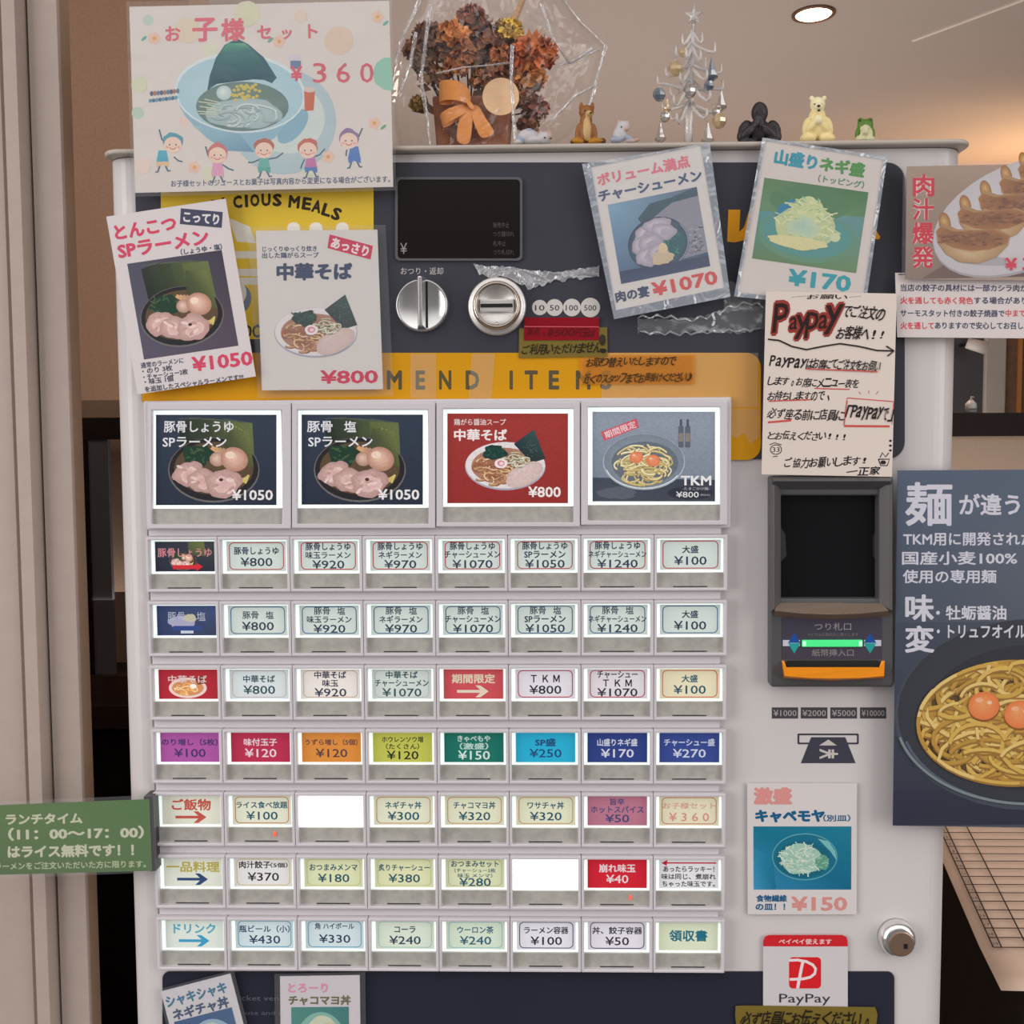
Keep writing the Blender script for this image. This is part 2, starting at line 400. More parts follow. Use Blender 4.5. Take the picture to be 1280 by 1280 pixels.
# recessed downlight in the ceiling
pc = WZ(1017, 17, ZCEIL)
dl = thing('ceiling_downlight', 'round glowing downlight with a brown rim recessed in the ceiling', 'ceiling light', pc)
dl_r = 0.056
MB().lathe([(dl_r*.86, 0.0), (dl_r*1.06, 0.0), (dl_r*1.06, -.004), (dl_r*.90, -.006), (dl_r*.86, -.002)], pc, n=32, caps=False).build('rim', mat('bronze_rim', (0.16, 0.08, 0.045), 0.4, 0.3), dl, True)
MB().lathe([(dl_r*.87, -.001), (dl_r*.87, -.0025)], pc, n=32).build('lamp_lens', mat('lamp_glow', (1, .86, .66), emit=14, ecol=(1, .84, .62)), dl)
lamp('downlight_beam', 'SPOT', (pc[0], pc[1], pc[2]-.03), 24, WARM, spot_size=2.2, spot_blend=.8, shadow_soft_size=.05)
# spotlight head and bottle beyond the partition
p = W(1217, 432, 3.08)
sp = thing('track_spotlight', 'small white spotlight head above the dark door beyond the partition', 'spotlight', p)
MB().tube([p+np.array([-.025, 0, .01]), p+np.array([.04, -.02, -.012])], [.02, .024], 14).build('lamp_head', mat('white_enamel', (.7, .68, .65), .4), sp, True)
MB().tube([p, p+np.array([0, .06, .01]), (p[0], YB2+.002, p[2]+.012)], .006).build('stem', mat('dark_metal', (.03, .03, .03), .4, .6), sp, True)
p = W(1213.5, 515, YP+.03); s_ = (YP+.03+.806)/1280*.52
bt = thing('pump_bottle', 'little white pump bottle standing on the dark partition rail', 'bottle', p)
MB().lathe([(13*s_, 0), (13*s_, 18*s_), (12*s_, 20*s_), (6*s_, 27*s_), (4*s_, 28*s_)], p, n=20).build('bottle', mat('white_plastic_bottle', (.75, .74, .72), .35), bt, True)
MB().lathe([(4.5*s_, 27*s_), (4.5*s_, 31*s_), (1.6*s_, 31.5*s_), (1.6*s_, 37*s_)], p, n=12).tube([p+np.array([0, 0, 36*s_]), p+np.array([7*s_, 0, 35*s_])], 1.8*s_).build('pump', mat('grey_pump', (.45, .45, .45), .4), bt, True)
MB().box(p[0]-9*s_, p[0]+9*s_, p[1]-14*s_, p[1]-13*s_, p[2]+4*s_, p[2]+8*s_).build('label_band', mat('grey_print', (.12, .12, .13), .5), bt)
# ------------------------------------------------------------------ THE TICKET MACHINE
M_BODY = mat('white_painted_steel', C(194, 189, 188, 1.36), 0.32, noise=.015, nscale=8)
M_LID = mat('grey_beige_lid', C(186, 176, 166, 1.15), 0.35)
M_BEZ = mat('lavender_grey_plastic', C(192, 187, 191, 1.38), 0.4)
M_STRIP = mat('dull_steel_strip', (0.46, 0.445, 0.405), 0.45, 0.15, noise=.12, nscale=160)
M_LIT = mat('lit_diffuser', (.8, .84, .82), .4, emit=.7, ecol=(.86, 1.0, .94))
M_CARD = mat('backlit_card', attr=True, rough=.35, spec=.3, emit=.42, noise=.04, nscale=900)
M_CARDB = mat('backlit_photo_card', attr=True, rough=.3, spec=.3, emit=.15, noise=.10, nscale=700)
M_CHROME = mat('chrome', (.82, .81, .80), .2, .9)
M_DCHROME = mat('aged_chrome', (.55, .48, .42), .22, 1.0)
M_BLACKP = mat('black_gloss_plastic', (.008, .0075, .009), .1, spec=.35)
M_COVER = film('clear_button_cover', milky=.0, gloss=-.01, rough=.04)
BX0, BX1 = W(150, 520, .02)[0], W(1191, 500, .02)[0]
zt = W(640, 190, .0)[2]; zl = W(640, 179.5, -.006)[2]
mc = thing('ticket_machine', 'white ramen meal ticket vending machine with eight columns of lit buttons', 'ticket machine', ((BX0+BX1)/2, .17, 0))
YBF, BD = .003, .36
def bodyprof(r, n=8):
    o = []
    for cx, cy, a in ((BX0+r, YBF+r, 180), (BX1-r, YBF+r, 270)):
        for k in range(n+1):
            t = math.radians(a+90*k/n); o.append((cx+r*math.cos(t), cy+r*math.sin(t)))
    return o+[(BX1, YBF+BD), (BX0, YBF+BD)]
pb = bodyprof(.021); n = len(pb)
MB().add([(x, y, 0) for x, y in pb]+[(x, y, zt) for x, y in pb], [tuple(range(n))[::-1], tuple(range(n, 2*n))]+[(i, (i+1) % n, (i+1) % n+n, i+n) for i in range(n)]).build('body', M_BODY, mc)
LX0, LX1 = W(127, 185, 0)[0], W(1215, 180, 0)[0]
def capprof(r, g):
    o = []
    for cx, cy, a in ((LX0+r, -.006+g+r, 180), (LX1-r, -.006+g+r, 270), (LX1-r, .38-r, 0), (LX0+r, .38-r, 90)):
        for k in range(7):
            t = math.radians(a+15*k); o.append((cx+r*math.cos(t)-g*math.cos(t)*0, cy+r*math.sin(t)))
    return o
pl = capprof(.014, 0); n = len(pl)
MB().add([(x, y, zt+.0005) for x, y in pl]+[(x, y, zl) for x, y in pl], [tuple(range(n))[::-1], tuple(range(n, 2*n))]+[(i, (i+1) % n, (i+1) % n+n, i+n) for i in range(n)]).build('lid', M_LID, mc, bevel=.0028)
# dark front panel and its printing
NAVY = C(64, 65, 74); ORA = C(214, 152, 22); YEL = C(224, 190, 62); LNAVY = C(42, 44, 57)
pn = Pr(.0015)
o = pn.rrpts(168, 203, 1131, 574, 22, 8)
o = [q for q in o if q[0] > 600] ; o = [q for q in o if q[1] < 400] + [q for q in o if q[1] > 400] + [(905, 574), (905, 502), (177, 502), (168, 210), (171, 203)]
fp = MB().prism(wp(o, .0015)[::-1], .0015, .0035, NAVY)
fp.build('front_panel', mat('navy_panel_film', NAVY, .28, spec=.3, noise=.05, nscale=14), mc)
p = Pr(.0013)
p.rr(201, 226, 467, 424, 12, YEL)
p.poly([(175.4, 441)]+[q for q in p.rrpts(600, 441, 951, 575, 18, 8) if q[0] > 900]+[(905, 575), (905, 502), (177.2, 502)], ORA)
# white fork shapes on the yellow field
p.poly([(285, 272), (312, 283), (320, 304), (296, 302)], C(225, 220, 210))
for y in (314, 336, 347): p.rect(292, y, 322, y+9, C(222, 216, 206))
p.ell(302, 373, 12, 17, C(120, 132, 150)); p.ell(296, 366, 12, 15, C(222, 216, 206))
for x in (367, 395, 428): p.rr(x-8, 278, x+8, 330, 7, C(236, 230, 220))
p.rect(359, 310, 436, 345, C(236, 230, 220)); p.rr(385, 330, 411, 420, 9, C(236, 230, 220))
p.text('DO', 316, 414, 24, 17, C(58, 60, 72), bold=.03)
DK = C(52, 44, 34)
for ch, x, y, r in (('D', 246, 263.5, 13), ('E', 259, 259.8, 11), ('L', 270.5, 257, 9), ('I', 279.5, 254.8, 7), ('C', 297, 252.4, 5), ('I', 308, 251.2, 3), ('O', 318.5, 250.4, 1), ('U', 332.5, 249.8, 0), ('S', 346.5, 250, -2), ('M', 367.8, 252.2, -6), ('E', 383.5, 254.6, -9), ('A', 396, 258, -13), ('L', 408.5, 262.4, -17), ('S', 420.5, 267.4, -21)):
    p.text(ch, x, y, 4 if ch == 'I' else (14 if ch == 'M' else 11.5), 16, DK, r, .055)
BR = C(92, 84, 62)
for ch, x, wd in (('R', 335, 15), ('E', 366, 12), ('C', 398, 16), ('O', 430, 18), ('M', 461, 19), ('M', 493, 19), ('E', 525.5, 12), ('N', 556.5, 15.5), ('D', 590.5, 17), ('I', 639, 4.2), ('T', 664, 16.5), ('E', 692.5, 13), ('M', 729, 18.5), ('S', 757.5, 14)):
    p.text(ch, x, 475, wd, 24, BR, 0, .045)
p.poly([(910.5, 262), (925.5, 262), (924, 290), (930, 284), (936, 264), (950, 262), (944, 288), (932, 300), (918, 303), (909, 302)], C(226, 154, 20))
p.text('R', 1087, 281, 27, 36, C(226, 154, 20), 0, .05)
GR = C(196, 190, 186)
p.text('おつり・返却', 527.5, 338.8, 53, 9, GR)
for x, r, t in ((674.7, 9.6, '10'), (693.2, 10.6, '50'), (714.8, 11, '100'), (737.8, 12.2, '500')):
    p.ell(x, 384.4, r, r, C(206, 200, 196), n=40); p.text(t, x, 384.8, 9+3.2*(len(t)-2)+3, 7, C(60, 58, 62), bold=.01)
p.build('panel_print', M_GLOSSP, mc, label='printed colour bands and lettering')
# lower navy panel
lp = Pr(.0015); o = lp.rrpts(203, 1215, 1118, 1800, 8, 5)
MB().prism(wp(o, .0015)[::-1], .0015, .0035).build('lower_panel', mat('dark_navy_film', LNAVY, .3, spec=.3, noise=.06, nscale=9), mc)
p = Pr(.0012); G2 = C(96, 98, 110)
p.text('ticket vending machine', 358, 1249, 128, 8.5, G2, -.5); p.text('use and enjoy', 341, 1267, 68, 7, G2, -.5)
p.build('panel_print', M_GLOSSP, mc)
# amount display
o = Pr(0); P8 = lambda a, Y: wp(o.rrpts(*a), Y)[::-1]
dsp = MB().ring(P8((494, 221.5, 653, 326, 6), .0), P8((497.2, 224.6, 650, 323.2, 5), .0), -.0006, .0014).build('display', mat('display_rim', C(92, 90, 94), .3), mc, label='dark amount display')
MB().prism(P8((496.5, 224, 650.7, 324, 5), .0), .0002, .0014).build('display_glass', mat('display_glass_dark', (.012, .008, .008), .12, spec=.4), dsp)
p = Pr(.0001); p.text('¥', 504.6, 310.5, 8.5, 13.5, C(150, 146, 146), bold=.0); p.build('currency_mark', M_GLOSSP, dsp); p = Pr(.0001)
for t, y, wd in (('販売中止', 281.3, 20), ('つり銭切れ', 292.4, 26), ('札中止', 304.3, 16), ('つり札切れ', 315.2, 26)): p.text(t, 616.5+wd/2, y, wd, 6.6, C(88, 84, 84))
p.build('display_lettering', M_GLOSSP, dsp)
# return lever
def cyl(px, py, prof, Y=.0015, n=40, caps=True): 
    c = W(px, py, 0); return MB().lathe([(r*.00063, h) for r, h in prof], (c[0], Y, c[2]), 'y', n, caps=caps)
kb = cyl(527.6, 382, [(33, 0), (33, .002), (31.5, .0045), (30.5, .005), (29, .0042), (4, .0042)]).build('return_lever', M_CHROME, mc, True)
c = W(527.6, 381.5); u = .00063
MB().add([(c[0]+x*u, y, c[2]+z*u) for x, y, z in ((-6, -.003, -31), (6, -.003, -31), (6, -.003, 33), (-6, -.003, 33), (-2.5, -.0165, -29), (2.5, -.0165, -29), (2.5, -.0165, 32), (-2.5, -.0165, 32))], [(0, 1, 2, 3), (7, 6, 5, 4), (0, 4, 5, 1), (1, 5, 6, 2), (2, 6, 7, 3), (3, 7, 4, 0)]).build('lever_grip', M_CHROME, kb, bevel=.0012)
MB().box(c[0]+5*u, c[0]+7.5*u, -.0032, -.002, c[2]-28*u, c[2]+28*u).build('grip_groove', M_BLACKP, kb)
# coin slot
cs = cyl(621.3, 383, [(36, 0), (36, .002), (34.8, .0036), (33, .004), (31, .0040), (28.5, .0085), (26.5, .0095), (25, .0085), (23.5, .0045), (2, .0045)]).build('coin_slot', mat('satin_nickel', (.74, .71, .68), .42, .75), mc, True)
cyl(621.3, 383, [(30.6, .0038), (28.6, .0094), (26.2, .0102), (24.6, .0092), (24.2, .0085), (26.4, .0070)], caps=False).build('bronze_ring', M_DCHROME, cs, True)
c = W(621.3, 383)
MB().box(c[0]-21*u, c[0]+21*u, -.0050, -.003, c[2]-8*u, c[2]+8*u).build('slot_block', mat('brushed_slot_metal', (.72, .70, .68), .4, .6), cs, bevel=.0012)
MB().box(c[0]-20*u, c[0]+19.5*u, -.0056, -.0048, c[2]-2.2*u, c[2]+2.2*u).build('slot_opening', mat('slot_black', (.004, .004, .004), .6), cs)
cyl(621.3, 406, [(2.6, .005), (2.2, .0085), (.5, .0092)], n=12).build('rivet', M_DCHROME, cs, True)
# bill acceptor
ba = MB().ring(P8((963, 595, 1116, 858.5, 4), -.008), P8((976, 619.5, 1098, 748, 2), -.009), -.010, .003, ) 
acc = ba.build('bill_acceptor', mat('grey_acceptor_plastic', C(80, 80, 82), .42), mc, bevel=.002, label='dark grey banknote acceptor')
MB().prism(wp([(972, 614), (1104, 614), (1104, 752), (972, 752)], 0)[::-1], -.0003, .003).build('back_plate', mat('acceptor_back', C(52, 49, 50), .5), acc)
hood = MB(); A = lambda x, y, Y: W(x, y, Y)
hood.add([A(966, 612, -.0102), A(1114, 612, -.0102), A(1114, 601, -.019), A(966, 601, -.019), A(966, 596, -.0098), A(1114, 596, -.0098)], [(0, 1, 2, 3), (3, 2, 5, 4), (0, 3, 4), (1, 5, 2), (0, 4, 5, 1)])
hood.build('hood', mat('grey_acceptor_plastic'), acc, bevel=.001)
for x0, x1, s in ((963.5, 976, 1), (1098, 1116, -1)):
    MB().add([A(x0, 604, -.0102), A(x1, 604, -.0102), A(x1, 765, -.0102), A(x0, 765, -.0102), A(x0+(1 if s > 0 else x1-x0-4), 606, -.017), A(x0+(4 if s > 0 else x1-x0-1), 606, -.017), A(x0+(4 if s > 0 else x1-x0-1), 763, -.017), A(x0+(1 if s > 0 else x1-x0-4), 763, -.017)], [(0, 1, 2, 3), (7, 6, 5, 4), (0, 4, 5, 1), (1, 5, 6, 2), (2, 6, 7, 3), (3, 7, 4, 0)]).build('side_wall', mat('side_wall_plastic', C(88, 84, 84), .4), acc, bevel=.001)
wn = [(977, 619.6), (1096.8, 619.6), (1096.8, 660), (1089.8, 668.4), (1089.8, 694.3), (1096.2, 703.4), (1095.3, 746.7), (977, 746.7), (977, 702), (984, 694.3), (982.5, 667), (977, 659)]
MB().prism(wp(wn, 0)[::-1], -.001, .003).build('dark_window', M_BLACKP, acc)
MB().add([A(975, 747.5, -.004), A(1096, 747.5, -.004), A(1111, 763.5, -.020), A(1076, 767, -.0215), A(1040, 768, -.022), A(1003, 767, -.0215), A(968, 763.5, -.020), A(968, 770, -.010), A(1111, 770, -.010), A(1003, 773, -.0105), A(1040, 774, -.0105), A(1076, 773, -.0105)], [(0, 1, 2, 3, 4, 5, 6), (6, 5, 9, 7), (5, 4, 10, 9), (4, 3, 11, 10), (3, 2, 8, 11), (0, 6, 7), (1, 8, 2)]).build('ledge', mat('bronze_grey_ledge', C(124, 108, 94), .3), acc)
p = Pr(-.0105); p.rect(977.9, 772, 1102, 823.8, C(70, 66, 80)); 
p.text('つり札口', 1041, 783.2, 46, 9.6, C(160, 156, 152)); p.text('※ビラは正面向きに挿入します', 1041.5, 793, 63, 4.2, C(120, 116, 116)); p.text('紙幣挿入口', 1041, 815.8, 52, 9, C(140, 136, 134))
for x0, x1 in ((978.6, 1000), (1080, 1101.5)): p.rect(x0, 800, x1, 807.6, C(196, 200, 214))
for x in (992.8, 1087.6):
    p.poly([(x-7.8, 803.6), (x, 791.2), (x+7.8, 803.6)], C(34, 82, 160)); p.poly([(x-7.8, 804), (x+7.8, 804), (x, 816.8)], C(44, 160, 158))
p.build('label_plate', M_GLOSSP, acc, label='navy plate with slot lettering and blue arrows')
X0, X1, Z0, Z1 = RW(1002.8, 800, 1078.6, 808.8, -.0125)
MB().box(X0, X1, -.0125, -.0105, Z0, Z1).build('green_lamp_bar', mat('green_led', (.05, .6, .2), .3, emit=.5, ecol=(.07, .75, .22)), acc, bevel=.0008)
for a_, b_ in ((1003.5, 1007.5), (1073.5, 1077.5)):
    X0, X1, Z0, Z1 = RW(a_, 801.5, b_, 807.5, -.0125); MB().box(X0, X1, -.0129, -.0120, Z0, Z1).build('lamp_end', mat('green_led_end', (.4, .8, .5), .3, emit=.7, ecol=(.35, .9, .5)), acc)
MB().add([A(977, 826, -.0105), A(980, 826, -.0105), A(983, 834, -.013), A(1099, 834, -.013), A(1102, 826, -.0105), A(1106, 826, -.0105), A(1105, 845, -.022), A(1075, 847.5, -.025), A(1041, 848.2, -.026), A(1010, 847.5, -.025), A(981, 845, -.022), A(980, 848, -.0105), A(1105, 848, -.0105), A(1041, 851, -.0105)],
   [(0, 1, 2, 10), (2, 3, 6, 7, 8, 9, 10), (3, 4, 5, 6), (0, 10, 11), (10, 9, 8, 13, 11), (8, 7, 6, 12, 13), (5, 12, 6)]).build('bill_tray', mat('orange_tray_plastic', C(240, 140, 20, 1.2), .35), acc, label='orange bill tray lip')
X0, X1, Z0, Z1 = RW(984, 826, 1098, 833.5, -.011); MB().box(X0, X1, -.0115, -.0104, Z0, Z1).build('bill_slot', mat('slot_black'), acc)
p = Pr(.0028)
for x0, x1, t in ((964.8, 997.6, '¥1000'), (1001, 1034.3, '¥2000'), (1038, 1071.3, '¥5000'), (1075, 1107.6, '¥10000')):
    p.rect(x0, 884.2, x1, 898.2, C(74, 72, 78)); p.text(t, (x0+x1)/2, 891.3, x1-x0-4, 7.6, C(178, 172, 170))
p.build('denomination_label', M_GLOSSP, mc)
p = Pr(.0028)
IC = C(66, 66, 78); p.rro(998, 918, 1072.3, 929.3, .6, 2.2, IC)
p.poly([(1014, 921.5), (1056.5, 921.5), (1069.5, 954), (1001, 954)], IC)
p.poly([(1035.5, 924.4), (1046, 931.8), (1024, 931.8)], C(200, 192, 188)); p.text('¥', 1036, 942.4, 12.5, 23, C(200, 192, 188), 90, .02)
p.build('bill_symbol', M_GLOSSP, mc)
# cam lock
lk = MB().lathe([(r*.00066, h) for r, h in ((22.5, 0), (22.5, .003), (21, .0075), (17.5, .0105), (15.4, .0108))], (W(1121, 1172)[0], YBF, W(1121, 1172)[2]), 'y', 36).build('cam_lock', M_CHROME, mc, True)
c = W(1122.5, 1174)
MB().lathe([(15.2*.00066, .0090), (15.2*.00066, .0114), (14*.00066, .0118), (1*.00066, .0118)], (c[0], YBF, c[2]), 'y', 30).build('lock_face', mat('brass_brown', (.30, .2, .14), .35, .6), lk)
MB().box(c[0]+.0015, c[0]+.0045, YBF-.0121, YBF-.0115, c[2]-.0035, c[2]+.0005).build('keyhole', mat('slot_black'), lk)
# ---- the big picture buttons
fr = Pr(0)
X0, X1, Z0, Z1 = RW(183, 499, 913, 661)
MB().box(X0, X1, -.003, .003, Z0, Z1).build('button_frame', M_BEZ, mc, bevel=.0012)
def shade(c, k): return tuple(min(1, v*k) for v in c)
# ------------------------------------------------------------------ printed food pictures (drawn in the current frame)
def noodles(p, cx, cy, rx, ry, n, wd, cols, seed=1, dark=None):
    r = random.Random(seed)
    for i in range(n):
        a, q = r.uniform(0, 6.28), math.sqrt(r.random())*.82
        x, y = cx+rx*q*math.cos(a), cy+ry*q*math.sin(a)
        R = r.uniform(.18, .5)*rx; s0 = r.uniform(0, 6.28); sw = r.uniform(1.2, 3.2); fl = r.uniform(.45, .8)
        pts = []
        for k in range(9):
            t = s0+sw*k/8; X, Y = x+R*math.cos(t), y+R*fl*math.sin(t)
            dx, dy = (X-cx)/rx, (Y-cy)/ry; h = math.hypot(dx, dy)
            if h > 1.0: X, Y = cx+dx/h*rx, cy+dy/h*ry
            pts.append((X, Y))
        if dark: p.line([(u, v+wd*.55) for u, v in pts], wd*.9, dark)
        p.line(pts, wd*r.uniform(.75, 1.1), r.choice(cols))
def tonk(p, cx, cy, s, k=1.0, nori=1, nh=1.12):
    G = lambda *c: shade(C(*c), k)
    if nori:
        for i, (dx, c) in enumerate(((-20, (44, 52, 44)), (-12, (52, 62, 48)), (-3, (58, 68, 50)), (7, (70, 82, 56)), (17, (92, 104, 62)))):
            p.quad([(cx+(dx-9)*s, cy-(38-abs(i-2))*s*nh), (cx+(dx+9+i*1.5)*s, cy-(39-i)*s*nh), (cx+(dx+13+i)*s, cy-2*s), (cx+(dx-6)*s, cy-2*s)], [G(*c), G(*[v+12 for v in c]), G(*c), G(*[v*.7 for v in c])])
            p.line([(cx+(dx-9)*s, cy-38*s*nh), (cx+(dx+9+i)*s, cy-(39-i)*s*nh)], .5*s, G(92, 100, 84))
        for i in range(40): 
            r = RNG.uniform(0, 1, 3); p.ell(cx+(14+12*r[0])*s, cy-(36-28*r[1])*s, .8*s, .6*s, G(128+30*r[2], 140+20*r[2], 84), n=5)
    p.ell(cx, cy, 38*s, 27*s, G(108, 104, 106)); p.ell(cx, cy-.6*s, 37*s, 26*s, G(40, 38, 42)); p.ell(cx, cy-1.5*s, 33*s, 22*s, G(92, 74, 56))
    if nori: p.quad([(cx+10*s, cy-31*s*nh), (cx+29*s, cy-29*s*nh), (cx+33*s, cy-3*s), (cx+6*s, cy-4*s)], [G(74, 84, 58), G(116, 122, 74), G(86, 94, 58), G(56, 62, 46)])
    p.ell(cx-13*s, cy-12*s, 13*s, 9*s, G(34, 62, 48), amp=.16)
    for i in range(14):
        r = RNG.uniform(-1, 1, 4); p.line([(cx+(-13+10*r[0])*s, cy+(-12+7*r[1])*s), (cx+(-13+10*r[0]+5*r[2])*s, cy+(-13+7*r[1]+4*r[3])*s)], 1.3*s, G(52+22*abs(r[2]), 92, 66))
    for i in range(5): p.line([(cx+(-2+3*i)*s, cy+(-19+i*.5)*s), (cx+(4+3*i)*s, cy+(-15+i)*s)], 3.4*s, G(214-12*i, 164-6*i, 120))
    p.ell(cx+3*s, cy-9*s, 6.5*s, 6*s, G(226, 196, 178), col2=G(170, 132, 116))
    p.ell(cx+17*s, cy-9*s, 11.5*s, 10*s, G(236, 200, 178), col2=G(178, 130, 112), rot=-20)
    p.ell(cx+13.5*s, cy-12.5*s, 4*s, 3*s, G(240, 212, 194), n=16)
    for i in range(6): p.line([(cx+(16+2*i)*s, cy+(6+i)*s), (cx+(24+i)*s, cy+(9-i)*s)], 1.8*s, G(206, 160+6*i, 110))
    for dx, dy, rx, ry, ro in ((-21, 3, 13, 10, 20), (-9, 9, 13, 10, -10), (8, 11, 15, 12, 10)):
        p.ell(cx+dx*s, cy+dy*s, rx*s, ry*s, G(216, 184, 176), rot=ro, amp=.09, col2=G(180, 144, 140))
        p.ell(cx+(dx+1)*s, cy+(dy+1)*s, rx*.6*s, ry*.55*s, G(206, 166, 162), rot=ro, amp=.14, col2=G(222, 188, 184))
        for i in range(7):
            r = RNG.uniform(-1, 1, 2); p.ell(cx+(dx+.6*rx*r[0])*s, cy+(dy+.6*ry*r[1])*s, rx*.22*s, ry*.12*s, G(*[(190, 152, 148), (228, 202, 196)][i % 2]), rot=ro+40*r[1], n=10, amp=.1)
    p.ell(cx+6*s, cy+8*s, 1.8*s, 1.4*s, G(74, 52, 54), n=9)
def chuka(p, cx, cy, s, k=1.0):
    G = lambda *c: shade(C(*c), k)
    p.ell(cx, cy, 38*s, 23*s, G(170, 168, 184)); p.ell(cx, cy-.8*s, 37.4*s, 22*s, G(226, 220, 220)); p.ell(cx-1*s, cy+0*s, 31*s, 17.5*s, G(150, 96, 76), col2=G(176, 126, 108))
    noodles(p, cx-12*s, cy+4*s, 19*s, 14*s, 46, 1.5*s, [G(216, 178, 132), G(196, 150, 108), G(226, 194, 156), G(160, 106, 78)], 3, G(140, 92, 70))
    p.quad([(cx+8*s, cy-21*s), (cx+27*s, cy-35*s), (cx+38*s, cy-7*s), (cx+25*s, cy-3*s)], [G(40, 56, 62), G(58, 84, 84), G(46, 62, 60), G(36, 52, 54)])
    for i in range(26):
        r = RNG.uniform(0, 1, 2); p.ell(cx+(15+14*r[0]+4*r[1])*s, cy-(24-16*r[1]+r[0]*3)*s, .6*s, .5*s, G(84, 110, 98), n=5)
    for a, b, c in ((4, 2, 16), (17, 7, 17)): p.ell(cx+a*s, cy+b*s, 1, 1, G(0, 0, 0), n=3)
    p.ell(cx+18*s, cy+8*s, 19*s, 10*s, G(226, 206, 200), rot=28, col2=G(206, 182, 178))
    p.ell(cx+19*s, cy+8*s, 12*s, 5.5*s, G(214, 190, 186), rot=28)
    noodles(p, cx+10*s, cy-6*s, 13*s, 7*s, 30, 1.2*s, [G(228, 224, 206), G(206, 202, 180), G(190, 192, 160)], 9, G(136, 132, 104))
    p.ell(cx-10*s, cy-13*s, 11*s, 7*s, G(30, 62, 58), amp=.18)
    for i in range(16):
        r = RNG.uniform(-1, 1, 4); p.line([(cx+(-10+9*r[0])*s, cy+(-13+6*r[1])*s), (cx+(-10+9*r[0]+5*r[2])*s, cy+(-13+6*r[1]+4*r[3])*s)], 1.2*s, G(40, 82+18*r[2], 72))
    p.ell(cx-4*s, cy-2.5*s, 6*s, 4.6*s, G(236, 228, 226), amp=.03); p.ell(cx-4*s, cy-2.7*s, 3.6*s, 2.8*s, G(220, 140, 160)); p.ell(cx-3.6*s, cy-2.5*s, 2*s, 1.5*s, G(238, 214, 216))
def tkm(p, cx, cy, s, n=90, bowl=((88, 98, 110), (120, 132, 142), (70, 78, 90)), k=1.0, yolk=((224, 110, 72), (190, 78, 40)), ncol=((222, 192, 112), (206, 172, 92), (236, 212, 140), (184, 146, 70)), nd=(150, 116, 56)):
    G = lambda *c: shade(C(*c), k)
    p.ell(cx, cy, 43*s, 30*s, G(*bowl[1])); p.ell(cx, cy-.8*s, 42*s, 29*s, G(*bowl[0]), col2=G(*bowl[2])); p.ell(cx+1*s, cy+1*s, 35*s, 23*s, G(*[v*.85 for v in bowl[2]]))
    p.line([(cx-41*s*math.cos(t), cy+28*s*math.sin(t)) for t in np.linspace(.3, 2.6, 20)], .8*s, G(*[min(255, v*1.35) for v in bowl[1]]))
    noodles(p, cx-1*s, cy+3*s, 31*s, 22*s, n, 1.6*s, [G(*q) for q in ncol], 5, G(*nd))
    for dx, dy in ((-8, -5), (9.5, -1.5)):
        p.ell(cx+dx*s, cy+dy*s, 7.2*s, 6.3*s, G(*yolk[0]), col2=G(*yolk[1])); p.ell(cx+(dx-2.4)*s, cy+(dy-2.2)*s, 1.6*s, 1.1*s, G(250, 200, 170), n=10)
def pile(p, cx, cy, rx, ry, n, cols, dark, wd, seed=2):
    r = random.Random(seed)
    p.ell(cx, cy, rx*.95, ry*.95, dark, amp=.07)
    for i in range(n):
        a, q = r.uniform(0, 6.28), math.sqrt(r.random()); x, y = cx+rx*q*.95*math.cos(a), cy+ry*q*.95*math.sin(a); b = r.uniform(0, 3.14); L = rx*r.uniform(.1, .3)
        p.line([(x-L*math.cos(b), y-L*.6*math.sin(b)), (x, y-L*.18), (x+L*math.cos(b), y+L*.6*math.sin(b))], wd*r.uniform(.7, 1.2), r.choice(cols))
def gyoza(p, cx, cy, s, rot):
    c, d = math.cos(math.radians(rot)), math.sin(math.radians(rot))
    def T(x, y): return (cx+s*(x*c+y*d), cy+s*(-x*d+y*c))
    p.ell(*T(-38, -22), 8*s, 15*s, C(214, 170, 104), col2=C(150, 100, 56), rot=rot+14)
    p.poly([T(*q) for q in ((-48, -12), (-40, -22), (-20, -14), (8, -14), (36, -16), (52, -8), (50, 6), (36, 22), (12, 32), (-14, 31), (-34, 20), (-46, 4))], C(176, 136, 92))
    p.fan(T(0, 20), [T(*q) for q in ((-45, 2), (-20, 12), (10, 14), (46, 4), (36, 21), (12, 31), (-14, 30), (-34, 19))], C(206, 178, 138), C(178, 142, 96))
    p.fan(T(0, -2), [T(*q) for q in ((-49, -10), (-42, -17), (-26, -11), (0, -13), (30, -15), (52, -7), (48, 4), (24, 13), (0, 15), (-24, 12), (-44, 3))], C(116, 68, 40), C(166, 112, 62))
    for i in range(70):
        r = RNG.uniform(-1, 1, 4); q = abs(r[3])
        p.ell(*T(42*r[0], -1+11*r[1]*(1-.5*abs(r[0]))), s*(2+4*abs(r[2])), s*(1+1.6*q), C(104+56*q, 62+46*q, 38+24*q), rot=rot+10*r[2], n=14)
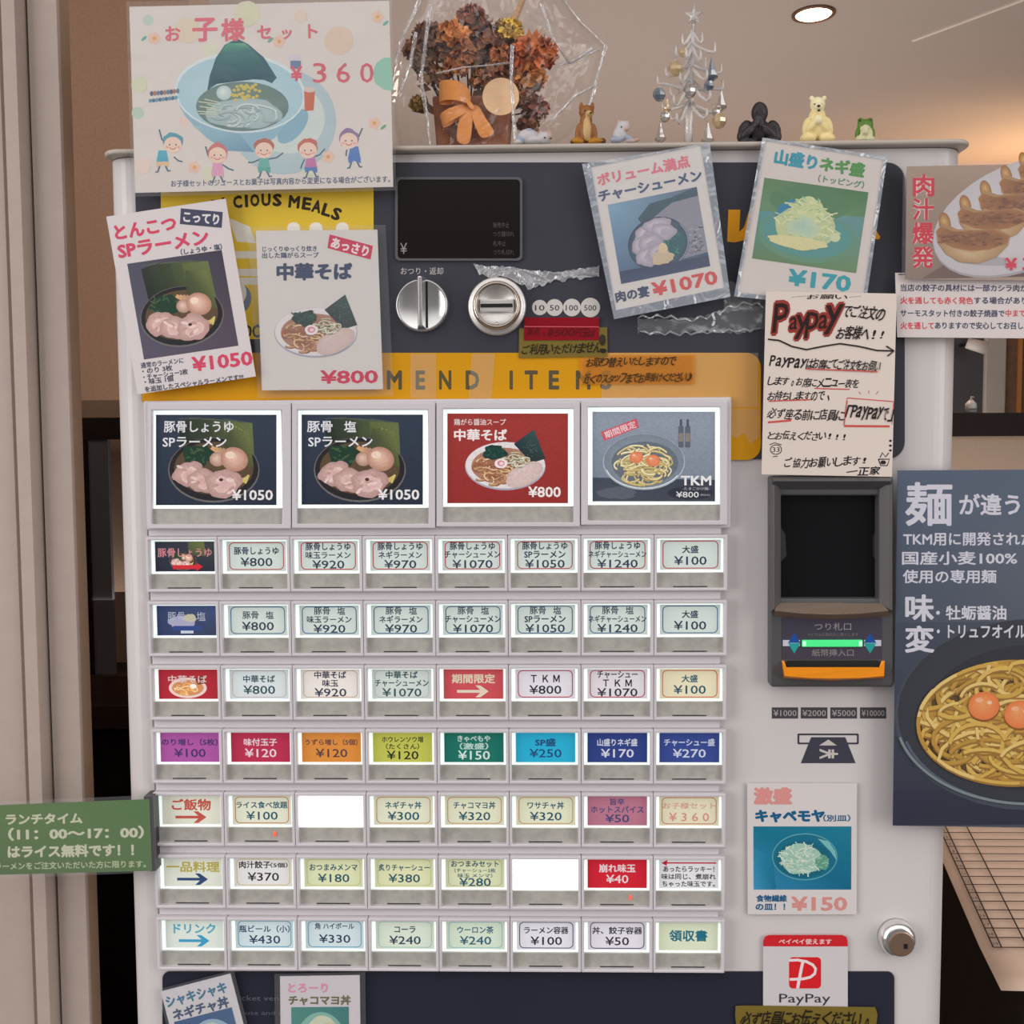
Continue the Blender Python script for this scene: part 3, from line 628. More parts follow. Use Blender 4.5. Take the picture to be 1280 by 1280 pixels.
# ------------------------------------------------------------------ big picture buttons
def inner_frame(name, ox0, oy0, ox1, oy1, ix0, iy0, ix1, iy1, y0, y1):
    o = [tuple(W(x, y, y0)[[0, 2]]) for x, y in ((ox0, oy0), (ox1, oy0), (ox1, oy1), (ox0, oy1))]
    i = [tuple(W(x, y, y0)[[0, 2]]) for x, y in ((ix0, iy0), (ix1, iy0), (ix1, iy1), (ix0, iy1))]
    return MB().ring(o, i, y0, y1)
BIG = [((184.5, 363.5), (190.4, 513.8, 351.8, 634.6), 503.5), ((364.8, 544), (372.4, 513.6, 534.8, 634), 503), ((545.5, 725), (554.6, 512.2, 716.2, 632.2), 502), ((726.5, 909.5), (736, 510, 900, 630), 501)]
def pbox(mb, x0, y0, x1, y1, ya, yb): 
    X0, X1, Z0, Z1 = RW(x0, y0, x1, y1, ya); return mb.box(X0, X1, ya, yb, Z0, Z1)
BLAB = ['picture button of the soy pork-bone special ramen, leftmost of the big four', 'picture button of the salt pork-bone special ramen', 'red picture button of the clear soy noodles', 'grey picture button of the egg yolk noodles, rightmost of the big four']
for i, ((cx0, cx1), (x0, y0, x1, y1), yt) in enumerate(BIG):
    yb = y1+26.5
    b = inner_frame('b', cx0, yt, cx1, y1+26.2, x0-1, y0-1.2, x1+.6, y1+20.8, -.0075, -.0029).build('picture_button', M_BEZ, mc, label=BLAB[i], bevel=.0007)
    pbox(MB(), x0-1, y0-1.2, x1+.6, y1+1, -.0031, -.0029).build('light_panel', M_LIT, b, label='white lit panel round the card')
    pbox(MB(), x0-1, y1+1, x1+.6, y1+21, -.0045, -.0029).build('steel_strip', M_STRIP, b)
    q0, q1, q2, q3 = x0+4.6, y0+4.6, x1-6.2, y1-3.2
    p = Pr(-.0033); p.frame((q0, q1), (q2, q1), (q0, q3), 100, 75)
    if i < 2:
        p.rect(0, 0, 100, 75, C(52, 62, 80), C(42, 50, 66)); tonk(p, 48, 46, 1.0)
        p.rect(0, 73.6, 100, 75, C(36, 44, 60))
        if i == 0: p.text('豚骨しょうゆ', 35.5, 10, 58, 9.4, C(222, 222, 226), bold=.025)
        else: p.text('豚骨', 15, 10, 21, 9.4, C(222, 222, 226), bold=.025); p.text('塩', 40, 10, 10, 9.4, C(222, 222, 226), bold=.025)
        p.text('SPラーメン', 32, 22.6, 53, 8.6, C(222, 222, 226), bold=.025); p.text('¥1050', 80, 66.5, 34, 8.8, C(232, 228, 228), bold=.03)
    elif i == 2:
        p.rect(0, 0, 100, 75, C(160, 58, 54), C(148, 48, 46)); chuka(p, 48, 44, .88)
        p.text('鶏がら醤油スープ', 27, 7.2, 43, 5.4, C(226, 214, 212), bold=.02); p.text('中華そば', 27.5, 18, 44, 10, C(236, 228, 226), bold=.04); p.text('¥800', 80.5, 65.5, 27, 9, C(240, 230, 228), bold=.03)
    else:
        p.rect(0, 0, 100, 75, C(146, 156, 172), C(120, 130, 146)); p.quad([(0, 55), (100, 57), (100, 75), (0, 75)], [C(70, 78, 94), C(58, 64, 78), C(66, 70, 82), C(74, 80, 92)])
        p.ell(80, 68, 19, 5.5, C(50, 54, 66)); p.ell(20, 68, 16, 5, C(92, 98, 110), amp=.1)
        for x in (70, 75.5): p.rr(x, 12, x+4.4, 30, 1, C(96, 102, 116)); p.rect(x+1.2, 6.5, x+3.2, 12.5, C(82, 88, 104)); p.rect(x+.4, 18, x+4, 25, C(140, 130, 122))
        tkm(p, 42, 42, .78, 80, ((150, 164, 174), (172, 184, 192), (122, 134, 148)), yolk=((236, 156, 116), (222, 124, 88)), ncol=((234, 220, 168), (216, 200, 144), (240, 230, 190), (204, 184, 122)), nd=(170, 150, 100))
        p.frame((q0, q1), (q2, q1), (q0, q3), 100, 75); p.poly([(7, 17), (36, 5.5), (38, 13), (9.5, 24.5)], C(206, 92, 104)); p.text('期間限定', 22.6, 15, 27, 6, C(236, 214, 218), 21, .02)
        p.text('TKM', 84.5, 57.6, 25, 8, C(232, 232, 234), bold=.04); p.text('-たまごかけ麺-', 84.5, 64.3, 22, 2.6, C(190, 192, 198)); p.text('¥800', 77.5, 69.2, 18.5, 5, C(226, 226, 228), bold=.01); p.text('(税込み)', 92, 69.6, 8, 2, C(190, 192, 198))
    p.build('photo_card', M_CARDB, b, label='backlit picture card')
    X0, X1, Z0, Z1 = RW(x0-1, y0-1.2, x1+.6, y1+20.8, -.007)
    MB().add([(X0, -.0070, Z0), (X1, -.0070, Z0), (X1, -.0070, Z1), (X0, -.0070, Z1)], [(0, 1, 2, 3)]).build('clear_cover', M_COVER, b)
# ------------------------------------------------------------------ the seven rows of small buttons
GX, GZ, PX, PZ, U = -.30516, ZC-.07246, .057329, .0515196, .000640
RED, BLU, NV, DKT = (196, 60, 70), (60, 104, 150), (52, 62, 84), (50, 50, 60)
MINT, CREAM, PALE, IVORY = (206, 218, 212), (222, 224, 200), (212, 218, 224), (226, 224, 206)
Wt = (236, 232, 232)
def L3(a, b, c, col, w1=56, w2=56, w3=40): return [(a, w1, 9.4, 8.6, col), (b, w2, 9, 19.2, col), (c, w3, 10.5, 30.8, col)]
def L2(a, c, col, w1=56, w3=40, h1=9.5): return [(a, w1, h1, 13.6, col), (c, w3, 11, 27.4, col)]
SY = '豚骨しょうゆ'; SI = '豚骨  塩'; CH = 'チャーシューメン'
def B(bg, border, lines, extra=None, name=''): return (bg, border, lines, extra, name)
def rowset(t, bc, c, w1):
    return [B(MINT, bc, L2(t, '¥800', c, w1)), B(MINT, bc, L3(t, '味玉ラーメン', '¥920', c, w1, 56)), B(MINT, bc, L3(t, 'ネギラーメン', '¥970', c, w1, 54)), B(MINT, bc, L3(t, CH, '¥1070', c, w1, 69, 50)), B(MINT, bc, L3(t, 'SPラーメン', '¥1050', c, w1, 51, 49)), B(MINT, bc, L3(t, 'ネギ'+CH, '¥1240', c, w1, 71, 50)), B(MINT, bc, L2('大盛', '¥100', c, 20, 40, 9.5))]
arr = lambda c: ('arrow', c)
G1, TL, BK = (52, 84, 92), (34, 92, 112), (44, 42, 54)
ROWS = [
 [B((52, 58, 72), None, [], 'picA')] + rowset(SY, RED, NV, 56),
 [B((54, 72, 112), None, [], 'picB')] + rowset(SI, BLU, NV, 37),
 [B((178, 42, 56), None, [], 'picC'), B((214, 222, 224), (206, 200, 190), L2('中華そば', '¥800', G1, 40)), B((232, 226, 220), (214, 190, 180), L3('中華そば', '味玉', '¥920', NV, 40, 20)), B((206, 216, 210), (200, 206, 200), L3('中華そば', CH, '¥1070', G1, 40, 67, 49)), B((200, 80, 86), None, [('期間限定', 54, 12, 13.5, (236, 222, 196))], arr((236, 224, 200))), B((224, 220, 228), (190, 50, 74), L2('Ｔ Ｋ Ｍ', '¥800', BK, 36, 40, 9.5)), B((222, 216, 222), (190, 50, 74), L3('チャーシュー', 'Ｔ Ｋ Ｍ', '¥1070', BK, 50, 36, 50)), B((228, 220, 188), (222, 110, 90), L2('大盛', '¥100', TL, 20, 40))],
 [B((172, 86, 162), None, L2('のり増し（5枚）', '¥100', (66, 58, 108), 71, 40, 9)), B((184, 48, 80), None, L2('味付玉子', '¥120', (240, 226, 232), 42, 40)), B((218, 140, 62), None, L2('うずら増し（5個）', '¥120', (92, 66, 72), 66, 40, 8)), B((190, 192, 84), None, [('ホウレンソウ増', 52, 7.6, 10, (44, 58, 44)), ('（たくさん）', 42, 7.6, 19, (44, 58, 44)), ('¥120', 40, 11, 30, (36, 48, 44))]), B((26, 112, 98), None, [('きゃべもや', 41, 8, 9, (210, 236, 226)), ('（激盛）', 36, 8.5, 18.6, (196, 228, 218)), ('¥150', 40, 11.5, 30, (226, 242, 236))]), B((40, 172, 208), None, L2('SP盛', '¥250', (38, 74, 128), 26, 40, 10)), B((46, 64, 132), None, L2('山盛りネギ盛', '¥170', (226, 228, 240), 50, 41)), B((54, 72, 142), None, L2('チャーシュー盛', '¥270', (216, 222, 240), 63, 41))],
 [B((222, 222, 206), None, [('ご飯物', 50, 15, 13.5, (206, 92, 78))], arr((206, 92, 78))), B((224, 226, 204), (210, 140, 100), L2('ライス食べ放題', '¥100', TL, 65, 40, 9)), None, B((224, 226, 200), (214, 156, 110), L2('ネギチャ丼', '¥300', TL, 46, 40)), B((222, 224, 196), (214, 160, 120), L2('チャコマヨ丼', '¥320', TL, 53, 40)), B((222, 224, 196), (214, 160, 120), L2('ワサチャ丼', '¥320', TL, 46, 40)), B((182, 116, 136), None, [('旨辛', 18, 8.5, 8.8, (74, 80, 130)), ('ホットスパイス', 66, 9, 18.8, (74, 80, 130)), ('¥50', 30, 10.5, 30, (62, 72, 124))]), B((222, 216, 186), (216, 130, 110), [('お子様セット', 66, 8, 13.6, (226, 170, 150)), ('¥ 3 6 0', 50, 11, 28, (222, 152, 136))])],
 [B((220, 224, 210), None, [('一品料理', 68, 14, 13.5, (196, 180, 84))], arr((52, 78, 124))), B((226, 224, 222), (220, 206, 140), [('肉汁餃子', 40, 9.5, 10.5, BK), ('（5個）', 22, 6.5, 11, BK), ('¥370', 40, 11, 26, BK)]), B((218, 222, 180), (206, 214, 160), L2('おつまみメンマ', '¥180', TL, 61, 40, 8.8)), B((220, 222, 178), (206, 214, 160), L2('炙りチャーシュー', '¥380', TL, 65, 40, 9)), B((216, 220, 182), (196, 206, 160), [('おつまみセット', 60, 8.4, 8.6, (46, 92, 104)), ('（チャーシュー2枚', 52, 5.6, 17, (70, 112, 118)), ('味玉 メンマ）', 44, 5.6, 23.6, (70, 112, 118)), ('¥280', 40, 11, 32, TL)]), None, B((206, 34, 52), None, L2('崩れ味玉', '¥40', (244, 226, 230), 46, 28, 11)), B((224, 224, 226), None, [('あったらラッキー！', 64, 7.6, 14.4, BK), ('味は同じ、煮崩れ', 68, 7.6, 24, BK), ('ちゃった味玉です。', 66, 7.6, 33.4, BK)], 'arrowleft')],
 [B((218, 226, 216), None, [('ドリンク', 54, 13, 13.5, (84, 178, 206))], arr((66, 166, 210))), B((206, 222, 226), (104, 172, 206), L2('瓶ビール（小）', '¥430', (58, 72, 100), 65, 40, 9.5)), B((206, 222, 226), (104, 172, 206), [('角 ハイボール', 50, 8.4, 9.6, (52, 66, 92)), ('¥330', 40, 11, 26, (52, 66, 92))]), B((214, 224, 208), (176, 216, 210), L2('コーラ', '¥240', (52, 72, 92), 27, 40, 8.5)), B((210, 224, 204), (160, 212, 220), L2('ウーロン茶', '¥240', (44, 100, 122), 46, 40)), B((226, 224, 232), (74, 70, 112), L2('ラーメン容器', '¥100', BK, 56, 40, 9.5)), B((224, 220, 228), (70, 66, 108), L2('丼、餃子容器', '¥50', BK, 63, 30, 9.5)), B((214, 222, 194), None, [('領収書', 48, 15, 20, (36, 118, 138))])],
]
RN = ['soy pork-bone', 'salt pork-bone', 'clear soy noodle', 'topping', 'rice bowl', 'side dish', 'drink and receipt']
for r in range(7):
    # raised divider bar above each row
    z1 = GZ-PZ*r+U*5; x0 = GX-U*5; x1 = GX+PX*8-U*8
    MB().box(x0+.0018, x1-.0018, -.0015, .003, z1, z1+U*11.5).build('divider_bar', M_BEZ, mc, bevel=.0008)
    MB().box(x0+.0004, x0+.0018, -.0008, .003, z1+U*1, z1+U*11).build('divider_shadow_gap', mat('grey_gap_shade', (.2, .19, .2), .6), mc)  # dark strip painted in for the shadow line at the bar's end
    for c in range(8):
        ox, oz = GX+PX*c, GZ-PZ*r
        m = lambda x, y, Y, ox=ox, oz=oz: (ox+x*U, Y, oz-y*U)
        spec = ROWS[r][c]
        txt = ''.join(t[0] for t in spec[2]) if spec else ''
        R4 = lambda a, b, c_, d: [(ox+a*U, oz-b*U), (ox+c_*U, oz-b*U), (ox+c_*U, oz-d*U), (ox+a*U, oz-d*U)]
        b = MB().ring(R4(-3.6, -5, 85.4, 63.6), R4(-.4, -1, 81.8, 60), -.0060, .003).build('menu_button', M_BEZ, mc, bevel=.0006,
            label=('button with an empty glowing window' if not spec else 'menu button of the %s row reading %s' % (RN[r], txt)) if (not spec or txt) else 'small picture button heading the %s row' % RN[r])
        bx = lambda a, b_, c_, d, ya, yb: MB().box(ox+a*U, ox+c_*U, ya, yb, oz-d*U, oz-b_*U)
        bx(-.4, -1, 81.8, 42, .0005, .003).build('light_panel', mat('bare_lit_diffuser', (.9, .9, .9), .4, emit=1.3, ecol=(1, 1, .99)) if not spec else M_LIT, b)
        sp_ = bx(-.4, 42, 81.8, 60, -.0015, .003).build('steel_strip', M_STRIP, b)
        bx(20, 58.7, 62, 60, -.0019, -.0014).build('strip_notch_shadow', mat('notch_shadow_dark', (.03, .03, .028), .7), b)  # dark strip painted in for the small shadow under the steel strip
        if spec:
            bg, bc, lines, ex, _ = spec
            p = Pr(.0001, 8e-6, m); p.rect(4.4, 1.6, 78.8, 39, C(*bg, k=.95))
            CC = lambda q: C(*q, k=.8)
            if bc: p.rro(8, 3.4, 75.4, 36.8, 5.5, 1.15, CC(bc))
            xo = 41.6
            for t, wd, h, y, col in lines:
                xx = xo
                if t == '肉汁餃子': xx = 31
                if t == '（5個）': xx = 62
                n_ = sum(1 for q in t if ord(q) > 0x3000)
                if t == SI: p.text('豚骨', xo-9, y, 20, h, CC(col), bold=.02); p.text('塩', xo+15, y, 10, h, CC(col), bold=.02)
                else: p.text(t, xx, y, wd, h, CC(col), bold=.012 if t[0] == '¥' else (.036 if n_ < 5 else .032))
            if isinstance(ex, tuple):
                cc = CC(ex[1]); y = 29.6; p.line([(21, y), (52, y)], 3.6, cc); p.poly([(44, y-7.5), (50, y-7.5), (60.5, y), (50, y+7.5), (44, y+7.5), (52, y)], cc)
            elif ex == 'arrowleft':
                cc = CC((206, 34, 60)); p.line([(12, 6.5), (76, 6.5)], 1.7, cc); p.poly([(7.5, 6.5), (15, 2.6), (14, 10.4)], cc)
            elif ex in ('picA', 'picB'):
                if ex == 'picA':
                    p.quad([(4.4, 1.6), (78.8, 1.6), (78.8, 39), (4.4, 39)], [C(44, 48, 62), C(60, 66, 66), C(40, 42, 56), C(36, 38, 54)])
                    p.quad([(46, 2), (66, 2), (68, 20), (46, 18)], [C(90, 100, 60), C(110, 116, 66), C(80, 84, 54), C(60, 66, 50)]); tonk(p, 39, 26, .44, nori=0); p.rect(26, 31, 60, 36, C(190, 40, 50)); p.poly([(56, 28), (64, 33), (56, 38.6)], C(190, 40, 50)); p.rect(4.4, 38.4, 78.8, 39, C(36, 38, 54))
                    p.text(SY, 41.6, 15.5, 68, 11, CC((222, 150, 156)), bold=.02)
                else:
                    p.quad([(4.4, 1.6), (78.8, 1.6), (78.8, 39), (4.4, 39)], [C(48, 64, 100), C(60, 78, 118), C(52, 60, 84), C(44, 54, 92)])
                    p.ell(36, 23, 17, 9, C(150, 150, 176), amp=.1); p.ell(46, 17, 8, 5, C(176, 170, 150), amp=.1); p.rr(24, 27, 62, 33, 2, C(42, 66, 120)); p.rect(34, 33, 50, 36.5, C(180, 186, 200))
                    p.text('豚骨', 29, 15, 22, 11, CC((196, 202, 220)), bold=.0); p.text('塩', 60, 15, 11, 11, CC((196, 202, 220)), bold=.0)
            elif ex == 'picC':
                p.ell(41, 25, 24, 13, C(214, 190, 180)); p.ell(41, 25, 20, 10, C(190, 130, 90)); noodles(p, 38, 26, 16, 9, 26, 1.5, [C(216, 160, 90), C(190, 120, 60), C(226, 190, 140)], 4); p.ell(48, 23, 4, 3, C(236, 226, 220)); p.poly([(50, 13), (60, 9), (64, 19), (54, 21)], C(120, 50, 48))
                p.text('中華そば', 41, 14, 49, 10, CC((236, 214, 214)), bold=.02)
            p.build('label_card', M_CARD, b, label='backlit card')
        MB().add([(ox-.4*U, -.0052, oz-60*U), (ox+81.8*U, -.0052, oz-60*U), (ox+81.8*U, -.0052, oz+1*U), (ox-.4*U, -.0052, oz+1*U)], [(0, 1, 2, 3)]).build('clear_cover', M_COVER, b)
        if (r, c) in ((4, 1), (5, 6)):
            p = (ox+58*U, -.0019, oz-50*U); MB().ball(p, (.0015, .0006, .0022), col=(1, 0, 0)).build('red_strip_glow', mat('red_reflection_glow', (.8, .1, .06), .3, emit=.55, ecol=(1, .16, .1)), b, True)  # glowing spot stands in for a faint red reflection on the strip
# ------------------------------------------------------------------ posters, cards and notes stuck to the machine
def poster(name, label, cat, cor, Y, col=None, group=None, film=None, fm=None):
    """cor = TL,TR,BR,BL in photo pixels; returns (thing, printing)"""
    cx = sum(c[0] for c in cor)/4; cy = max(c[1] for c in cor)
    t = thing(name, label, cat, W(cx, cy, Y), group)
    w2 = wp(cor, Y); MB().prism(w2[::-1], Y, Y+.0005).build('paper_sheet', mat(name+'_paper', col or C(220, 212, 205), .5), t)
    p = Pr(Y-.0001, 7e-6); p.T = t; p.film = film; p.fm = fm or M_FILM
    return t, p
def done(p, name='printing', m=None, edge=None):
    p.build(name, m or M_PRINT, p.T)
    if p.film:
        Y = p.low-.00015; MB().add([W(x, y, Y) for x, y in p.film], [(0, 1, 2, 3)]).build('laminate_pouch', p.fm, p.T, label='clear laminate sleeve')
        if edge:
            i_ = wp(edge, Y); o_ = wp(p.film, Y); MB().ring(o_, i_, Y-.0002, Y-.0001).build('laminate_edge_glint', film('laminate_edge_glint', milky=.30, mcol=C(200, 210, 222), gloss=.05, rough=.12, bump=.6, bscale=60), p.T, label='sealed edge with its glints as a pale milky border')  # milky ring stands in for bright glints along the sealed edge
PINK, NVY = C(222, 104, 120), C(56, 72, 104)
# 1 children's set poster
t, p = poster('kids_menu_poster', "white children's menu poster with a blue bowl drawing, top left of the machine", 'poster', [(161.5, 8.5), (486.5, 1), (491.5, 233.5), (169, 241)], -.011, film=[(157.5, 2), (489.5, -4), (495, 238), (165, 246)])
for x, y, r, c in ((309, 17, 16, (216, 214, 184)), (234, 38, 16, (222, 208, 184)), (424, 51, 18, (222, 200, 180)), (376, 20, 8, (226, 204, 190)), (185, 25, 6.5, (190, 208, 196)), (262, 63, 9, (216, 218, 192)), (174, 106, 10, (214, 216, 186)), (172, 141, 7.5, (186, 208, 190)), (230, 152, 6, (230, 206, 196)), (388, 106, 8, (222, 216, 180)), (178, 208, 10, (232, 210, 196)), (262, 218, 9, (216, 216, 190)), (384, 212, 9, (214, 218, 192))): p.ell(x, y, r, r, C(*c), amp=.02)
p.poly([(488.7, 72), (491, 113), (480, 112), (469, 104), (466, 92), (470, 79), (480, 72)], C(150, 200, 178))
p.ell(354, 152, 66, 66, C(196, 210, 208), col2=C(178, 198, 204)); p.ell(360, 148, 46, 44, C(208, 218, 212))
p.ell(366, 158, 26, 13, C(140, 180, 200), rot=50)
p.poly([(219, 122), (232, 146), (258, 172), (280, 188), (318, 190), (344, 172), (366, 146), (381, 116)], C(148, 186, 202)); p.quad([(240, 156), (300, 168), (318, 190), (280, 188)], [C(160, 196, 208), C(136, 176, 194), C(112, 154, 180), C(124, 166, 186)])
p.ell(300, 116, 82, 50, C(216, 228, 228), rot=-4); p.ell(300, 117, 79, 47, C(188, 214, 222), col2=C(174, 206, 216), rot=-4)
p.ell(303, 133, 58, 31, C(126, 146, 130), col2=C(104, 132, 128)); p.ell(305, 142, 48, 19, C(196, 212, 212), col2=C(164, 186, 188), amp=.06)
noodles(p, 303, 144, 46, 14, 22, 2.2, [C(206, 218, 216), C(184, 204, 206), C(170, 190, 192)], 4, C(140, 160, 164))
p.poly([(296, 48), (310, 55), (330, 72), (346, 97), (340, 104), (330, 100), (297, 98), (274, 103), (259, 113), (262, 95), (270, 72), (281, 56)], C(32, 96, 108))
p.quad([(284, 54), (306, 54), (318, 64), (272, 70)], [C(86, 164, 132), C(110, 176, 138), C(40, 110, 112), C(40, 106, 108)]); p.quad([(272, 70), (318, 64), (342, 96), (262, 106)], [C(44, 112, 114), C(52, 118, 116), C(24, 82, 100), C(28, 78, 96)])
p.ell(280, 116, 9.5, 9, C(224, 232, 226), col2=C(180, 206, 208))
for i in range(34):
    r = RNG.uniform(0, 1, 2); p.ell(290+36*r[0], 108+20*r[1]-6*r[0], 2.4, 2, C(200+20*r[1], 190, 90), n=8)
for i in range(8): p.line([(246+RNG.uniform(0, 14), 124+3*i), (268+RNG.uniform(0, 10), 128+2.5*i)], 1.2, C(206, 212, 186))
for i in range(9):
    p.ell(189.5+4.1*i, 117-.4*i, 2.3, 3.2, [C(86, 96, 128), C(176, 120, 92), C(94, 130, 150)][i % 3], n=8); p.ell(188+4*i, 126-.5*i, 2.3, 2.6, [C(92, 158, 176), C(88, 108, 140)][i % 2], n=8)
p.ell(368, 72, 8, 4, C(214, 206, 216)); p.rect(363, 76, 376, 86, C(110, 130, 164)); p.poly([(380, 112), (394, 110), (392, 138), (381, 139)], C(204, 106, 74)); p.ell(387, 112, 7.5, 3.4, C(214, 200, 190))
for x, y in ((193, 48), (349, 52), (468, 154), (243, 209), (410, 196), (472, 21)):
    for k in range(5): p.ell(x+4.6*math.cos(1.256*k), y+4.6*math.sin(1.256*k), 3.5, 3.5, C(232, 196, 176), n=10)
    p.ell(x, y, 2.4, 2.4, C(222, 168, 84), n=10)
for x, y, c in ((180, 48, (94, 178, 168)), (338, 50, (120, 170, 150)), (482, 29, (110, 176, 168)), (479, 159, (110, 170, 130))): p.ell(x, y, 4.4, 1.8, C(*c), rot=40, n=12)
SK = C(238, 208, 190); LN = C(80, 110, 130)
for x, y, hair, top, bot, tilt, arms in ((216, 180, (92, 160, 180), (80, 170, 196), (226, 190, 150), 40, ((-10, 3, -17, -18), (2, 16, 12, 22))), (272, 193, (206, 120, 120), (222, 160, 190), (222, 160, 190), 0, ((-9, 8, -15, -10), (8, 12, 20, 20))), (330, 187, (186, 110, 90), (110, 180, 170), (90, 170, 160), 0, ((-8, 12, -20, 16), (8, 12, 24, 4))), (385, 187, (196, 108, 94), (196, 120, 170), (92, 130, 186), -10, ((-7, 12, -9, 24), (8, 10, 21, -1))), (436, 175, (150, 120, 160), (84, 126, 190), (84, 126, 190), -20, ((-4, 12, -3, 20), (8, 2, 17, -15)))):
    bx, by = x+math.sin(math.radians(-tilt))*20, y+20
    p.line([(bx-3, by+6), (bx-6, by+15), (bx-9, by+15)], 2, LN); p.line([(bx+3, by+6), (bx+7, by+14), (bx+10, by+13)], 2, LN)
    for a0, b0, a1, b1 in arms: p.line([(x+a0*.6, y+b0), (x+(a0+a1)/2, y+(b0+b1)/2+2), (x+a1, y+b1)], 1.8, LN)
    p.poly([(bx-5, by-12), (bx+5, by-12), (bx+8, by+4), (bx-8, by+4)], C(*top)); p.poly([(bx-8, by+2), (bx+8, by+2), (bx+8, by+9), (bx, by+6), (bx-7, by+9)], C(*bot))
    p.ell(x, y-2.5, 12.5, 12, C(*hair), amp=.08); p.ell(x, y+1, 11, 10, SK)
    p.ell(x-4, y+1, 1, 1.2, LN, n=8); p.ell(x+4, y+1, 1, 1.2, LN, n=8); p.line([(x-4, y+4.5), (x-1.5, y+6.3), (x+1.5, y+6.3), (x+4, y+4.5)], 1, C(190, 80, 80))
    p.ell(x-7, y+4, 2, 1.5, C(236, 170, 160), n=10); p.ell(x+7, y+4, 2, 1.5, C(236, 170, 160), n=10)
for ch, x, y, s in (('お', 216, 42, 19), ('子', 256, 37, 30), ('様', 291, 37, 29), ('セ', 330, 40, 17), ('ッ', 358.5, 43, 12), ('ト', 391, 39, 18)): p.text(ch, x, y, None, s, PINK, 1.5, .035)
p.text('¥', 370.5, 92, 14.5, 19, C(224, 86, 110), 1, .03)
for ch, x in (('3', 399.5), ('6', 429), ('0', 458.5)): p.text(ch, x, 91, 17, 25, C(214, 96, 112), 1, .005)
p.text('お子様セットのジュースとお菓子は写真内容から変更になる場合がございます。', 350.5, 226.5, 274, 8.6, C(76, 96, 128), 1.2, .015)
done(p)
# 2 special ramen card, tilted
t, p = poster('ramen_poster', 'tilted white poster of pork slices ramen priced 1050, left edge of the machine', 'poster', [(132.8, 270.8), (282, 248.3), (319.8, 470.5), (172, 493)], -.008, C(216, 208, 208))
RP = C(214, 74, 104)
p.frame((159, 329.8), (277, 312.4), (180, 449.4), 100, 100)
p.quad([(0, 0), (100, 0), (100, 100), (0, 100)], [C(84, 84, 100), C(70, 66, 80), C(88, 78, 92), C(92, 86, 104)])
p.A0 = p.A; tonk(p, 47, 62, 1.16, 1.1, nh=1.3); p.frame()
p.text('とんこつ', 181.5, 284.8, 78, 18.5, RP, 9.5, .05); p.text('SPラーメン', 203.8, 305, 115, 19, RP, 9.5, .045); p.text('（しょうゆ・塩）', 251.5, 311.6, 52, 7.6, C(70, 72, 96), 8, .03)
p.poly([(226, 260.4), (278.5, 265), (277, 284.8), (224.8, 280)], C(74, 76, 100)); p.text('こってり', 251.6, 272.6, 45, 13.5, C(226, 220, 222), -5, .05)
p.text('¥1050', 277.7, 451.3, 76, 18.5, RP, 6.5, .035)
for s, x, y, wd in (('通常のラーメンに', 202.6, 453.6, 54), ('・のり 3枚', 196.5, 461.9, 38), ('・チャーシュー2枚', 206.8, 467.9, 56), ('・味玉 1個', 198.5, 475.2, 36), ('を追加したスペシャルラーメンです!!!', 242.5, 478.8, 124)): p.text(s, x, y, wd, 7.4, C(74, 76, 98), 7.5, .03)
done(p)
# 3 clear soy noodle card
t, p = poster('noodle_soup_poster', 'laminated white poster of soy noodles priced 800, overlapped by the tilted ramen poster', 'poster', [(319.8, 288.5), (471.7, 287), (478.8, 486.5), (327.4, 488)], -.004, C(216, 210, 206), film=[(310, 283.5), (482, 281), (492, 495), (322, 498)])
p.text('じっくりゆっくり炊き', 362, 311, 68, 7.2, C(62, 78, 110), .5, .03); p.text('出した鶏がらスープ', 363, 319, 71, 7.2, C(62, 78, 110), .5, .03); p.text('中華そば', 393, 339.5, 95, 22, C(52, 66, 100), .5, .06)
p.poly([(412, 293), (466, 307.2), (463.2, 324.3), (409.2, 310)], C(204, 48, 84)); p.text('あっさり', 437.5, 308.8, 48, 13.5, C(238, 226, 226), -14.5, .05)
p.frame((345, 365), (452, 365), (345, 450), 83, 66); chuka(p, 38.5, 39.5, 1.06); p.frame()
p.text('¥800', 436.5, 471, 72, 17, C(206, 44, 80), .8, .03)
done(p)
# 4 pork feast
t, p = poster('pork_noodle_poster', 'laminated poster of a pork-heaped bowl priced 1070, tilted beside the coin values', 'poster', [(738.6, 209), (876, 181.7), (905.5, 359.5), (769.8, 387.8)], -.0095, C(218, 212, 208), film=[(727.5, 205), (887, 178.5), (913, 371), (767.5, 399)])
p.frame((759.6, 256), (870.8, 233.5), (776.6, 355), 100, 90)
p.quad([(0, 0), (100, 0), (100, 90), (0, 90)], [C(132, 170, 196), C(98, 112, 136), C(72, 84, 110), C(84, 106, 138)])
p.poly([(30, 22), (46, 8), (70, 6), (100, 0), (100, 10), (70, 16), (52, 24), (40, 40)], C(72, 96, 108)); p.poly([(44, 26), (70, 12), (100, 10), (100, 74), (70, 76), (66, 40)], C(146, 146, 160))
for i in range(60):
    r = RNG.uniform(0, 1, 4); p.line([(70+26*r[0], 44+28*r[1]), (70+26*r[0]+5*r[2], 44+28*r[1]+3*r[3]-1)], 1.4, [C(92, 98, 116), C(176, 172, 182), C(120, 120, 136)][i % 3])
p.ell(48, 54, 34, 30, C(62, 80, 104)); p.ell(48, 55, 32, 28, C(70, 92, 110)); p.line([(48+33*math.cos(q), 54+29*math.sin(q)) for q in np.linspace(-.6, 1.4, 14)], 1, C(150, 166, 184))
p.quad([(0, 76), (100, 78), (100, 90), (0, 90)], [C(58, 74, 104), C(70, 80, 104), C(74, 86, 114), C(70, 86, 116)])
p.ell(62, 56, 15, 17, C(56, 104, 112), amp=.12)
